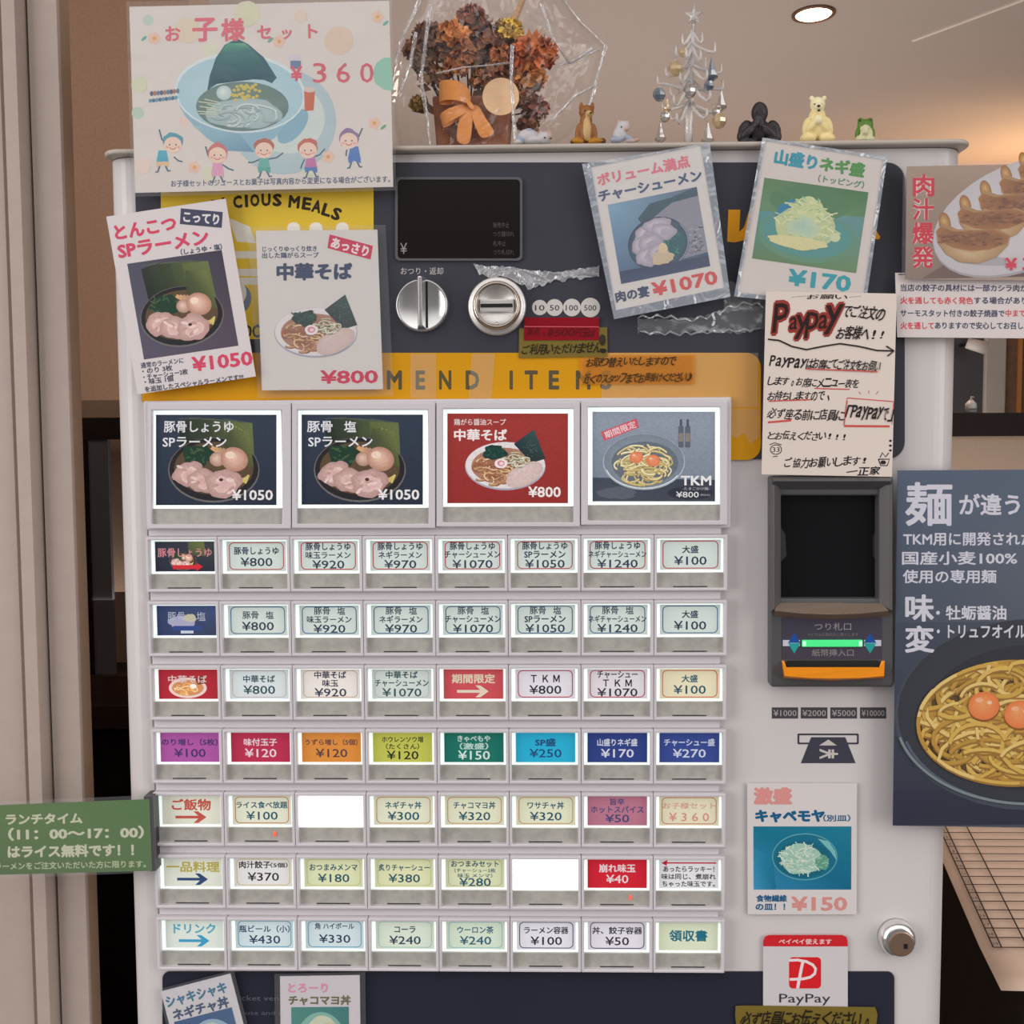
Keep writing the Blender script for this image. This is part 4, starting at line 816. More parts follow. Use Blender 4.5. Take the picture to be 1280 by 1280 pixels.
for i in range(20):
    r = RNG.uniform(-1, 1, 4); p.line([(62+12*r[0], 56+14*r[1]), (62+12*r[0]+4*r[2], 56+14*r[1]+5*r[3])], 1.6, C(70, 130+20*r[2], 130))
for x, y, rx, ry, ro in ((36, 40, 14, 9, 20), (50, 34, 16, 9, 0), (56, 42, 14, 9, -15), (30, 52, 13, 10, 40), (40, 52, 14, 10, 0), (34, 66, 13, 11, 10), (46, 64, 12, 10, -10)):
    p.ell(x, y, rx, ry, C(214, 206, 216), rot=ro, amp=.1, col2=C(164, 156, 172)); p.ell(x+2, y+1, rx*.5, ry*.45, C(176, 170, 186), rot=ro, amp=.2)
p.ell(50, 70, 12, 8, C(206, 188, 160), amp=.12); p.ell(52, 60, 5, 6, C(220, 200, 166)); 
p.frame()
p.text('ボリューム満点', 804.2, 213.2, 118, 16, C(224, 122, 138), 12, .05); p.text('チャーシューメン', 812.8, 232.6, 132, 14.5, C(78, 92, 128), 12, .05)
p.text('肉の宴', 790.3, 367.5, 43, 14.5, C(64, 76, 108), 11, .05); p.text('¥1070', 855.7, 354, 83, 18, C(216, 86, 86), 11.5, .035)
done(p, edge=[(738.6, 209), (876, 181.7), (905.5, 359.5), (769.8, 387.8)])
# 5 spring onion topping
t, p = poster('leek_topping_poster', 'laminated poster of a leek heap on green, priced 170, tilted to the right', 'poster', [(956.4, 176), (1105, 199.7), (1077.5, 381), (921, 366)], -.0085, C(216, 206, 200), film=[(953, 172), (1109, 196), (1081, 388), (917.5, 370.5)])
p.frame((955.5, 222), (1085.6, 240.4), (940, 323), 100, 78)
p.quad([(0, 0), (100, 0), (100, 40), (0, 40)], [C(88, 130, 84), C(70, 122, 76), C(98, 142, 96), C(100, 146, 110)]); p.quad([(0, 32), (100, 24), (100, 78), (0, 78)], [C(84, 150, 150), C(96, 150, 152), C(104, 140, 92), C(96, 132, 84)])
p.ell(46, 18, 38, 16, C(80, 130, 88)); p.ell(48, 50, 46, 25, C(98, 148, 118)); p.ell(48, 48, 43, 22, C(84, 150, 146)); p.poly([(18, 24), (30, 16), (36, 22), (28, 36), (16, 36)], C(34, 130, 170))
pile(p, 46, 40, 30, 22, 90, [C(214, 220, 168), C(196, 208, 156), C(226, 226, 186), C(170, 196, 160)], C(196, 206, 152), 1.5, 4); pile(p, 46, 26, 17, 14, 50, [C(220, 226, 178), C(196, 210, 156), C(150, 190, 150)], C(206, 214, 160), 1.3, 5)
p.ell(44, 42, 16, 10, C(168, 200, 186), amp=.15, col2=C(196, 212, 176)); p.ell(40, 57, 28, 6, C(220, 214, 160), amp=.12); p.ell(75, 47, 5, 4.5, C(206, 216, 176)); p.frame()
TE, GN = C(24, 150, 172), C(72, 148, 66)
p.text('山盛り', 995, 199.4, 54, 19.5, TE, -9.2, .06); p.text('ネギ盛', 1053, 208.6, 57, 18.5, GN, -9.2, .06); p.text('（トッピング）', 1051.5, 227, 58, 9.5, C(82, 140, 90), -9, .03); p.text('¥170', 1024.5, 350.5, 79, 21, C(30, 158, 172), -6.5, .04)
done(p, edge=[(957.4, 176), (1104, 199.7), (1077.5, 381), (923, 365)])
# 6 dumpling notice sheet and dumpling poster
t, p = poster('dumpling_notice_sheet', 'white text sheet with red and navy lines below the dumpling poster', 'notice', [(1119, 341), (1410, 343), (1411, 424), (1121.5, 421.5)], -.006, C(214, 204, 202))
ND, NR = C(70, 76, 104), C(216, 72, 82)
def run(segs, x, y, adv, h):
    for s, c in segs: 
        p.text(s, x+adv*len(s)/2, y, adv*len(s)-1.2, h, c, -.2, .035); x += adv*len(s)
run([('当店の餃子の具材には一部カシラ肉が含まれる為、', ND)], 1125, 360, 9.15, 9); run([('火を通しても赤く発色', NR), ('する場合があります。', ND)], 1125, 375.6, 9.2, 9); run([('サーモスタット付きの餃子焼器で', ND), ('中まで', NR), ('十分に', ND)], 1125, 391.5, 8.75, 9); run([('火を通して', NR), ('ありますので安心してお召し上がり下さい', ND)], 1125, 407, 8.6, 9)
p.rect(1123, 342.4, 1132, 343.6, C(60, 60, 70)); done(p)
t, p = poster('dumpling_poster', 'poster of browned dumplings on a white plate with red vertical lettering', 'poster', [(1133.8, 208), (1420, 202), (1419, 352), (1131.8, 349)], -.010, C(170, 144, 124), film=[(1129, 204), (1424, 198), (1423, 356), (1127, 353)])
p.frame((1133.8, 208), (1420, 202), (1131.8, 349), 286, 143)
p.quad([(0, 0), (286, 0), (286, 143), (0, 143)], [C(170, 146, 128), C(176, 150, 130), C(110, 84, 80), C(144, 122, 108)])
p.quad([(20, 143), (60, 118), (200, 134), (180, 143)], [C(120, 92, 84), C(110, 84, 78), C(86, 62, 62), C(92, 64, 66)])
p.ell(146, 67, 118, 68, C(168, 160, 164), rot=22); p.ell(145, 65, 117, 67, C(214, 208, 208), col2=C(198, 192, 196), rot=22); p.ell(150, 62, 92, 48, C(206, 200, 202), rot=22)
p.ell(100, 122, 40, 6, C(176, 168, 172), rot=-4)
for x, y, s, r in ((178, 12, .80, 4), (157, 30, .84, 3), (132, 50, .86, 2), (107, 70, .88, 0), (82, 95, .92, -3)): gyoza(p, x, y, s, r)
p.frame()
for ch, y in zip('肉汁爆発', (231.8, 261.4, 291.5, 321.5)): p.text(ch, 1154.5-(y-231)*.01, y, 27, 27.5, C(206, 28, 58), 0, .035, outline=(C(226, 212, 204), .045))
p.text('¥', 1264, 330, 15, 15.5, C(210, 50, 76), 0, .06, outline=(C(226, 212, 210), .05)); p.text('370', 1303, 330, 50, 17, C(210, 50, 76), 0, .06, outline=(C(226, 212, 210), .05))
done(p)
# 7 handwritten notice
t, p = poster('handwritten_notice', 'handwritten white notice with red brush title and a long wavy arrow', 'notice', [(957.5, 364), (1121, 367), (1115, 596), (952, 593)], -.0115, C(222, 208, 198))
INK, RI = C(36, 30, 34), C(204, 84, 78)
p.hand('〜お願い〜', 990, 1078, 371, 6, INK, seed=3)
for ch, x, y, s in (('P', 976, 397, 44), ('a', 992, 405, 22), ('y', 1003, 408, 36), ('p', 1015, 406, 38), ('a', 1029, 402, 24), ('y', 1042, 399, 42)):
    p.text(ch, x, y, s*(.62 if ch in 'ay' else .5), s, C(150, 56, 46), 5, .09, .2)
for ch, x, y, s in (('P', 976, 397, 36), ('a', 992, 404, 16), ('y', 1003, 408, 30), ('p', 1015, 406, 32), ('a', 1029, 402, 18), ('y', 1042, 399, 36)):
    p.text(ch, x, y, s*(.62 if ch in 'ay' else .5), s, C(44, 26, 26), 5, .01, .2)
p.hand('でご注文の', 1054, 1106, 391, 18, INK, -6, seed=2); p.hand('お客様へ!!', 1046, 1108, 417, 17, INK, -3, seed=5)
p.line([(960, 424), (974, 425.5), (990, 433), (1008, 437), (1028, 433), (1050, 429.5), (1074, 433), (1096, 438), (1117, 438.6)], 1.9, INK); p.line([(1108, 432.5), (1117.5, 438.6), (1109.5, 445)], 1.9, INK)
p.hand('PayPayはお席にてご注文をお伺い', 962, 1101, 455, 14, INK, -3, seed=4); p.line([(1008, 461), (1097, 464.5)], 1.5, RI)
p.hand('します。お席にメニュー表を', 960, 1074, 478, 12.5, INK, -2, seed=6); p.line([(1018, 485.5), (1062, 486.8)], 1.5, RI)
p.hand('お持ちしますので、', 960, 1040, 495, 12.5, INK, -1, seed=8); p.line([(961, 501.5), (1014, 499.4)], 1.5, RI)
p.hand('必ず座る前に店員に', 960, 1056, 518, 14.5, INK, -2, seed=9, bold=.016); p.line([(960, 528), (989, 525.5)], 2.6, RI)
p.line([(1058, 499), (1060, 497.5), (1117, 502), (1117, 505)], 1.3, RI); p.line([(1059, 500), (1055, 531)], 1.3, RI); p.line([(1055, 532.5), (1112, 533)], 2.8, RI); p.line([(1117, 505), (1115, 531)], 1, RI)
for x, y, a, b in ((1076, 493, -2.5, -3.5), (1086, 492, 0, -4), (1095, 493, 3, -4)): p.line([(x, y), (x+a, y+b)], .9, RI)
p.hand('「PayPayで」', 1058, 1117, 516, 19, INK, -4, seed=7)
p.hand('とお伝えください!!!', 960, 1060, 545, 11.5, INK, -1, seed=10)
p.line([(963+7*math.cos(q)+7, 562+6*math.sin(q)) for q in np.linspace(0, 6.28, 16)], 1, INK); p.text('33', 970, 562, 9, 6, INK, 0, 0); p.line([(962, 556), (968, 553.5), (977, 556)], 1, INK); p.line([(966, 571), (972, 570)], 1, INK)
p.hand('ご協力お願いします!', 980, 1086, 577, 12.5, INK, 2, seed=12); p.hand('一正家', 1058, 1101, 589, 10.5, INK, 2, seed=13, bold=.03)
p.line([(1098, 574), (1112, 574), (1109, 582), (1101, 582), (1098, 574)], 1.4, INK); p.ell(1104, 578, 3.4, 2.6, INK); p.line([(1100, 572), (1103, 566), (1107, 571), (1111, 566)], 1.3, INK)
for y in (551, 557, 563): p.ell(1113, y, 1.8, 1.5, INK, n=9)
done(p)
# 8 egg yolk noodle poster
t, p = poster('egg_noodle_poster', 'large dark blue poster of yolk-topped noodles hanging over the right edge', 'poster', [(1122, 588), (1440, 586), (1442, 1037), (1116, 1032)], -.0115, C(66, 72, 88), film=[(1120, 585.5), (1444, 583), (1446, 1041), (1113.5, 1036)], fm=film('clear_gloss_film', milky=.015, gloss=-.005, rough=.05, bump=.3, bscale=16))
p.frame((1122, 588), (1440, 586), (1116, 1032), 318, 444)
p.quad([(0, 0), (318, 0), (318, 190), (0, 190)], [C(82, 96, 118), C(84, 96, 116), C(92, 98, 108), C(70, 80, 98)]); p.quad([(0, 190), (318, 190), (318, 444), (0, 444)], [C(62, 72, 90), C(76, 82, 94), C(36, 37, 52), C(40, 44, 62)])
p.quad([(0, 400), (318, 396), (318, 444), (0, 444)], [C(40, 44, 66), C(42, 44, 62), C(36, 38, 54), C(36, 40, 62)])
p.A = (p.A[0], p.A[1], p.A[2]); tkm(p, 172, 306, 4.0, 1, ((58, 62, 74), (66, 74, 86), (48, 50, 62)), yolk=((46, 48, 58), (46, 48, 58)))
p.ell(152, 318, 120, 74, C(96, 70, 34), amp=.03)
noodles(p, 152, 316, 122, 76, 330, 4.6, [C(220, 184, 92), C(206, 166, 72), C(230, 200, 122), C(190, 146, 58), C(216, 176, 84)], 15, C(158, 116, 48))
for dx, dy in ((112, 295), (157, 306)):
    p.ell(dx, dy+2, 20, 18, C(140, 84, 30)); p.ell(dx, dy, 19.5, 17.5, C(246, 162, 100), col2=C(230, 124, 66)); p.ell(dx-6, dy-7, 5, 3, C(246, 182, 138), n=14); p.ell(dx+7, dy-4, 3, 2.4, C(252, 206, 170), n=12)
p.line([(172-170*math.cos(q), 306+112*math.sin(q)) for q in np.linspace(.25, 2.2, 30)], 3.2, C(126, 138, 142))
p.frame()
WT = C(214, 212, 224)
p.text('麺', 1161, 630, 59, 55, WT, 0, .026); p.text('が違う', 1237, 630.5, 76, 27, WT, 0, .03); p.text('TKM用に開発された', 1210.5, 673.6, 163, 17, WT, 0, .025); p.text('国産小麦100%', 1199.5, 697.6, 144, 17, WT, 0, .025); p.text('使用の専用麺', 1187, 720.6, 117, 17, WT, 0, .025)
p.text('味', 1149.5, 760, 36, 34, WT, 0, .034); p.text('変', 1149.5, 799, 37, 34, WT, 0, .034); p.text('・牡蛎醤油', 1214, 766, 88, 18, WT, 0, .03); p.text('・トリュフオイル', 1227, 789.4, 112, 16.5, WT, 0, .03)
done(p)
# 9 cabbage card
t, p = poster('cabbage_card', 'small upright white card of shredded cabbage on blue, priced 150', 'card', [(934, 979), (1071.3, 979), (1070.7, 1143), (934.7, 1143)], .0005, C(214, 208, 206))
p.text('激盛', 966, 995, 48, 22, C(216, 146, 142), 0, .07); TB = C(24, 92, 134)
p.text('キャベモヤ', 987.5, 1020.2, 87, 16, TB, 0, .07); p.text('（別皿）', 1046, 1022.6, 34, 8.6, TB, 0, .03)
p.quad([(941.7, 1033), (1064.3, 1033), (1064, 1112), (942, 1112)], [C(24, 118, 146), C(30, 124, 150), C(20, 104, 138), C(52, 136, 178)])
p.quad([(942, 1060), (966, 1070), (970, 1112), (942, 1112)], [C(44, 138, 172), C(30, 120, 152), C(26, 112, 146), C(62, 148, 192)])
p.ell(1006, 1071, 41, 29.5, C(92, 158, 172)); p.ell(1006, 1071, 39.6, 28, C(26, 110, 136)); p.ell(1004, 1074, 34, 23, C(24, 100, 124)); p.poly([(1022, 1048), (1036, 1052), (1044, 1064), (1046, 1076), (1038, 1064), (1030, 1056)], C(120, 184, 186))
pile(p, 1002, 1074, 27, 20, 120, [C(196, 216, 198), C(170, 204, 190), C(150, 190, 172), C(210, 224, 206)], C(160, 196, 178), 1.4, 3); pile(p, 1028, 1078, 9, 10, 22, [C(120, 176, 150), C(150, 196, 170)], C(96, 156, 136), 1.2, 6)
p.text('食物繊維', 964.5, 1123, 38.5, 8.8, TB, 0, .05); p.text('の皿！！', 963, 1133.6, 37, 8, TB, 0, .05); p.text('¥150', 1024, 1129.6, 70, 18, C(214, 142, 138), 0, .035)
done(p)
# 10 payment sticker
t, p = poster('payment_sticker', 'white payment sticker with a red header and red square emblem', 'sticker', [(954, 1176), (1059.7, 1176), (1059.7, 1276), (954, 1276)], .0005, C(208, 202, 204))
p.poly(p.rrpts(954, 1168.8, 1059.7, 1190, 7)[0:0] + [(1059.7, 1183), (954, 1183)] + [(954, 1176), (956, 1171), (961, 1168.8), (1053, 1168.8), (1058, 1171), (1059.7, 1176)], C(206, 36, 46)); p.text('ペイペイ使えます', 1006.5, 1177, 66, 7, C(234, 206, 206), 0, .03)
p.rr(986.3, 1196.5, 1026.3, 1235.6, 5, C(216, 34, 42))
p.line([(986.3, 1200.5), (997, 1200), (1008, 1202), (1016, 1206), (1019.6, 1211), (1018.5, 1217), (1013, 1221.5), (1004, 1223.6), (987, 1224.3)], 3.4, C(232, 220, 222)); p.line([(1003.6, 1202), (1001.4, 1212), (997, 1235.4)], 3.8, C(232, 220, 222))
p.text('PayPay', 1006, 1249.5, 64, 14.5, C(58, 56, 64), 0, .004); done(p)
# 11 green lunch sign
t, p = poster('lunch_time_sign', 'green laminated lunch time sign reaching from the machine over the door trim', 'sign', [(-26, 1007.5), (186.6, 999), (190, 1088.6), (-22, 1094)], -.012, C(82, 116, 56), film=[(-30, 1003), (194, 993.7), (196, 1090.5), (-26, 1099)])
p.quad([(-26, 1007.5), (186.6, 999), (190, 1088.6), (-22, 1094)], [C(86, 118, 54), C(74, 116, 54), C(78, 114, 56), C(76, 104, 50)])
LG = C(204, 204, 178)
p.text('ランチタイム', 55, 1023.4, 96, 13.5, LG, 1, .05); p.text('（11：00〜17：00）', 95, 1041.5, 170, 16.5, LG, 1, .05); p.text('はライス無料です！！', 88.5, 1063.6, 158, 16, LG, 1, .055); p.text('※ラーメンをご注文いただいた方に限ります。', 84.5, 1081.4, 196, 9.2, C(186, 192, 156), 1, .03)
done(p)
MB().prism(wp([(179.5, 996), (191, 994.6), (195, 1088.6), (188, 1089.6)], -.0115)[::-1], -.0114, .003).build('hinge_strip', mat('dark_hinge', C(50, 44, 50), .4), t, label='dark strip along the right end')
# 12, 13 rice bowl cards at the bottom
t, p = poster('leek_rice_card', 'tilted laminated card with teal lettering at the bottom left corner', 'card', [(201, 1239.5), (288, 1217), (330, 1380), (243, 1402)], -.004, C(212, 208, 212), film=[(197, 1237), (292, 1212.5), (336, 1384), (240, 1410)])
p.text('シャキシャキ', 245.3, 1243.6, 78, 15, C(44, 118, 148), 14.5, .05); p.text('ネギチャ丼', 250.8, 1260.4, 72, 15, C(54, 76, 112), 14.5, .05)
p.frame((217.5, 1277.5), (289.5, 1259), (242, 1373), 100, 132); p.quad([(0, 0), (100, 0), (100, 132), (0, 132)], [C(38, 82, 132), C(52, 96, 140), C(40, 70, 110), C(36, 70, 112)]); p.ell(56, 60, 42, 50, C(150, 180, 200)); p.ell(56, 62, 38, 46, C(196, 206, 190), amp=.05); pile(p, 56, 60, 30, 32, 60, [C(206, 216, 180), C(170, 196, 150)], C(190, 204, 160), 2, 5); p.frame(); done(p)
t, p = poster('pork_rice_card', 'laminated card with pink and olive lettering at the bottom, right of the tilted card', 'card', [(350, 1220.5), (449.6, 1219), (452, 1400), (352, 1401)], -.004, C(214, 208, 212), film=[(343, 1217.5), (456.5, 1215), (459, 1408), (345, 1409)])
p.text('とろーり', 385, 1235, 50, 12, C(226, 140, 178), 0, .04); p.text('チャコマヨ丼', 399.5, 1250.3, 78, 12.5, C(104, 100, 54), 0, .05)
p.quad([(364, 1259), (436, 1258.4), (437, 1370), (365, 1371)], [C(60, 140, 130), C(40, 122, 118), C(40, 110, 110), C(70, 140, 132)]); p.ell(401, 1312, 34, 47, C(130, 186, 170)); p.ell(401, 1314, 30, 43, C(210, 214, 190), amp=.05)
noodles(p, 401, 1306, 29, 38, 40, 3, [C(226, 226, 206), C(190, 206, 186), C(206, 204, 170)], 5, C(120, 150, 126)); done(p)
# ------------------------------------------------------------------ sticky tapes
def tape(name, label, pts, Y, m, cat='tape'):
    c = W(sum(q[0] for q in pts)/len(pts), sum(q[1] for q in pts)/len(pts), Y)
    t = thing(name, label, cat, c)
    MB().prism(wp(pts, Y)[::-1], Y, Y+.0002).build('tape_strip', m, t); return t
M_YT = film('yellow_tape', tint=(.80, .62, .20), milky=.55, mcol=C(150, 134, 62), gloss=.0, rough=.3)
M_OT = film('orange_tape', tint=(1, .90, .70), milky=.25, mcol=C(232, 160, 60), gloss=.0, rough=.3)
t = tape('masking_tape_note', 'olive tape note handwritten in black under the white coin circles', [(649, 410.5), (759, 409), (759.6, 446), (648.4, 447.5)], .0002, M_YT)
p = Pr(-.00002); p.hand('ご利用いただけません', 652, 752, 436, 14, C(48, 38, 24), 1.5, seed=21); p.ell(753, 425, 4, 7, C(56, 46, 36)); p.ell(754, 438.5, 4, 2.8, C(44, 34, 26)); p.build('handwriting', M_PRINT, t)
t = tape('red_tape_note', 'red tape strip with dark scribbled writing under the white coin circles', [(655.4, 396.8), (748.6, 396.8), (748.6, 425), (655, 425.4)], -.0004, mat('red_tape_film', C(138, 18, 32), .4, spec=.2, noise=.08, nscale=60))
p = Pr(-.0005); p.hand('新札、新500円玉は', 659, 744, 415.5, 11, C(92, 14, 26), -1, seed=22, bold=.02); p.line([(655.4, 408.2), (748.6, 408.6)], .8, C(214, 110, 120)); p.build('handwriting', M_PRINT, t)
t = tape('amber_tape_note', 'amber tape note with two handwritten lines at the end of the yellow band', [(725.5, 448), (763, 447.4), (763, 444), (868, 443.4), (868, 480), (725.5, 480.6)], -.0003, M_OT)
p = Pr(-.0005); p.hand('お取り替えいたしますので', 733, 845, 452, 12, C(64, 48, 26), 1, seed=23); p.hand('近くのスタッフまでお声掛けください♪', 730, 866, 472.5, 12.5, C(64, 48, 26), 1, seed=24); p.build('handwriting', M_PRINT, t)
t = tape('olive_tape_note', 'torn olive tape note with black handwriting over the foot of the payment sticker', [(919.5, 1257.5), (931, 1257), (1094, 1259), (1097, 1268), (1094, 1290), (921, 1288), (919, 1270)], -.0006, film('olive_tape', tint=(.55, .46, .16), milky=.62, mcol=C(148, 128, 56), gloss=0, rough=.35))
p = Pr(-.0009); p.hand('必ず店員にお伝えください。', 926, 1090, 1274, 20, C(40, 32, 22), 0, seed=25, bold=.02); p.build('handwriting', M_PRINT, t)
# wrinkled clear packing tape on the dark panel and the yellow band
M_WRK = film('wrinkled_clear_tape', milky=.10, mcol=(.75, .77, .82), gloss=.10, rough=.08, bump=.8, bscale=34)
M_MILK = film('milky_clear_tape', milky=.15, mcol=C(240, 226, 206), gloss=.0, rough=.2, bump=.12, bscale=40)
def wrk(label, top, bot, Y, m, amp, seed, n=44, k=7):
    """film strip between an upper and a lower edge line, crumpled in depth"""
    r = random.Random(seed); 
    def ev(L, t):
        x = L[0][0]+(L[-1][0]-L[0][0])*t
        for (xa, ya), (xb, yb) in zip(L, L[1:]):
            if xa <= x <= xb: return x, ya+(yb-ya)*(x-xa)/(xb-xa)
        return L[-1]
    v = []; wv = [(r.uniform(10, 50), r.uniform(4, 20), r.uniform(0, 6)) for _ in range(6)]
    for i in range(n+1):
        t = i/n; xa, ya = ev(top, t); xb, yb = ev(bot, t); ya += r.uniform(-1, 1)*1.4*(amp > 0.0003); yb += r.uniform(-1, 1)*2.2*(amp > 0.0003)
        for j in range(k+1):
            s = j/k; d = sum(math.sin(a*t+b*s+c) for a, b, c in wv)/6
            v.append(W(xa+(xb-xa)*s, ya+(yb-ya)*s, Y-amp*abs(d)*1.6))
    c = v[len(v)//2]; tt = thing('clear_packing_tape', label, 'tape', c)
    MB().add(v, [(i*(k+1)+j, (i+1)*(k+1)+j, (i+1)*(k+1)+j+1, i*(k+1)+j+1) for i in range(n) for j in range(k)]).build('film_strip', m, tt, True)
    return tt
wrk('white crinkled tape rag spreading above the coin slot', [(592, 329), (604, 332), (635, 333), (655, 336), (690, 340), (720, 337), (749, 332)], [(592, 330), (598, 344), (632, 347), (652, 354), (662, 362), (690, 352), (749, 345)], .0004, film('white_crinkled_film', milky=.42, mcol=(.66, .66, .70), gloss=.12, rough=.12, bump=1.0, bscale=90), .0012, 3)
wrk('rippled clear tape below the pork poster, right of the coin values', [(797, 398), (840, 399), (880, 396), (905, 386), (930, 380), (957, 384)], [(797, 416), (840, 417), (880, 415), (905, 414), (930, 417), (957, 410)], .0006, M_WRK, .0008, 5)
tp_ = bpy.data.objects['clear_packing_tape.001']
for top, y0_ in (([(797, 397), (826, 395), (860, 400), (884, 396), (912, 384), (936, 378), (957, 384)], 0), ([(800, 415), (850, 417), (905, 414), (957, 411)], 1)):
    r_ = random.Random(4+y0_); q_ = []
    for (xa, ya), (xb, yb) in zip(top, top[1:]):
        for k_ in range(8): q_.append((xa+(xb-xa)*k_/8, ya+(yb-ya)*k_/8+2.2*math.sin(.35*(xa+(xb-xa)*k_/8))+r_.uniform(-.5, .5)))
    mb = MB(); v = []
    for k_, (x, y) in enumerate(q_): h_ = .5+.9*abs(math.sin(k_*.7)); v += [W(x, y-h_, -.0016), W(x, y+h_, -.0012)]
    mb.add(v, [(2*i, 2*i+1, 2*i+3, 2*i+2) for i in range(len(q_)-1)]).build('crinkled_edge_glint', film('white_crinkled_film'), tp_, True)  # wavy white strips paint in the highlights along the tape's edges
wrk('clear tape scrap between the two upper right posters', [(905, 355), (915, 352), (940, 366), (957, 372)], [(905, 392), (915, 388), (940, 388), (957, 384)], .0004, M_WRK, .0012, 8, 20)
wrk('smooth clear tape covering the right end of the yellow band', [(752, 441.5), (948, 441)], [(752, 511), (948, 509)], .0009, M_MILK, .0001, 9, 10, 3)
wrk('clear tape over the yellow corner beside the last picture button', [(912.5, 511), (949, 511)], [(912.5, 544), (922, 548), (930, 540), (938, 556), (949, 546)], .0008, M_MILK, .0001, 10, 12, 3)
wrk('clear tape streak down the yellow band below the return lever', [(513, 442), (545, 442)], [(513, 497), (545, 500)], .0009, M_MILK, .0001, 11, 8, 6)
wrk('clear tape streak down the yellow band below the coin slot', [(590, 442), (619, 442)], [(586, 500), (614, 500)], .0009, M_MILK, .0001, 12, 8, 6)
# ------------------------------------------------------------------ things standing on the lid
YL = .012
def A3(px, py, dy=0.0):
    """point above the lid for a photo pixel, dy metres behind the lid's front row"""
    return W(px, py, YL+dy)
K = W(741, 150, YL)[0]-W(740, 150, YL)[0]          # metres per pixel there
def figure(name, label, prims, base, vox=.0007):
    """one continuous body out of ellipsoids (px,py,dy, rx,ry,rz in px, rot, colour)"""
    t = thing(name, label, 'figurine', (base[0], base[1], zl))
    mb = MB(); info = []
    for pr in prims:
        px, py, dy, rx, ry, rz, rot, col = pr
        c = A3(px, py, dy*K); R = Matrix.Rotation(math.radians(rot), 3, 'Y')
        mb.ball(c, (rx*K, ry*K, rz*K), 16, 10, rot=R); info.append((Vector(c), R.inverted(), (rx*K, ry*K, rz*K), col))
    me = bpy.data.meshes.new('tmp'); me.from_pydata(mb.v, [], mb.f); o = bpy.data.objects.new('tmp', me); COL.objects.link(o)
    rm = o.modifiers.new('r', 'REMESH'); rm.mode = 'VOXEL'; rm.voxel_size = vox
    sm = o.modifiers.new('s', 'SMOOTH'); sm.iterations = 3; sm.factor = .5
    bpy.context.view_layer.update()
    m2 = bpy.data.meshes.new_from_object(o.evaluated_get(bpy.context.evaluated_depsgraph_get()))
    V = [v.co.copy() for v in m2.vertices]; Fs = [tuple(f.vertices) for f in m2.polygons]
    bpy.data.objects.remove(o); bpy.data.meshes.remove(me); bpy.data.meshes.remove(m2)
    out = MB(); vc = []
    for v in V:
        best = min(info, key=lambda q: (((q[1] @ (v-q[0])).x/q[2][0])**2+((q[1] @ (v-q[0])).y/q[2][1])**2+((q[1] @ (v-q[0])).z/q[2][2])**2)**.5*min(q[2])-min(q[2]))
        vc.append(best[3])
        if v.z < zl: v.z = zl
    out.add(V, Fs, {'v': vc}); out.build('body', mat('painted_resin', attr=True, rough=.45), t, True)
    return t
def bits(t, name, items, m, **kw):
    for px, py, dy, rx, ry, rz, rot in items:
        mb = MB(); mb.ball(A3(px, py, dy*K), (rx*K, ry*K, rz*K), 12, 8, rot=Matrix.Rotation(math.radians(rot), 3, 'Y')); mb.build(name, m, t, True, **kw)
KF = 1.0
fo, fc, fy, fd = C(156, 98, 46, KF), C(214, 178, 120, KF), C(190, 130, 30, KF), C(96, 58, 30, KF)
t = figure('fox_figurine', 'brown and cream fox figurine sitting beside the flower bag', [
    (732.5, 165, 0, 11.5, 9, 14, 0, fo), (732.5, 151, 0, 8, 7, 8, 0, fo), (733, 140, 0, 9.5, 8, 8.5, 0, fo), (736.5, 142.5, -6, 4.6, 6, 3.8, 0, fc), (733.5, 163, -4, 6, 7, 13, 0, fc), (733.5, 153, -3, 4.5, 5.5, 8, 0, fc),
    (726.3, 133, 1, 2.6, 2, 6, 8, fo), (740.6, 133, 1, 2.6, 2, 6, -6, fo), (723, 165, -3, 4.2, 4, 11, 8, fo), (742.5, 165, -3, 4.2, 4, 11, -8, fo), (722, 176.5, -6, 8, 5, 4, 12, fy), (744, 176.5, -6, 9, 5, 4, -8, fy), (716.5, 177.5, -4, 4, 4, 3.4, 0, fd), (753, 176.5, -3, 5, 4, 4, 0, fd)], A3(733, 178))
M_BLK = mat('painted_black', (.01, .01, .01), .3); bits(t, 'eye', [(731.5, 138.6, -7.6, 1, .8, 1.1, 0), (739, 138.8, -6.6, .9, .8, 1.1, 0)], M_BLK); bits(t, 'nose', [(738.6, 141, -12, 1.5, 1.2, 1.1, 0)], M_BLK)
wc, wb, wp_ = C(208, 204, 206, KF), C(166, 176, 196, KF), C(206, 160, 146, KF)
t = figure('white_cat_figurine', 'white cat figurine lying curled in front of the flower bag', [
    (660, 171, 0, 13, 9, 9.5, 0, wc), (652, 175, 0, 8, 8, 6, 0, wb), (668, 176, -2, 12, 8, 5, 0, wc), (681, 172.5, -3, 9, 8, 8, 0, wc), (675.5, 166, -2, 2.4, 2, 4, 15, wp_), (688, 166.5, -2, 2.6, 2, 4, -15, wp_), (686, 170, -7, 5, 4, 4.6, 0, C(206, 178, 168, KF)), (661, 164.5, -2, 6, 6, 4, 0, wb), (648, 178, -3, 6, 5, 3, 0, wc)], A3(668, 178))
bits(t, 'eye', [(681, 172, -11, 1.5, .8, .8, 0), (688.5, 173, -10.2, 1.2, .8, .8, 0)], M_BLK)
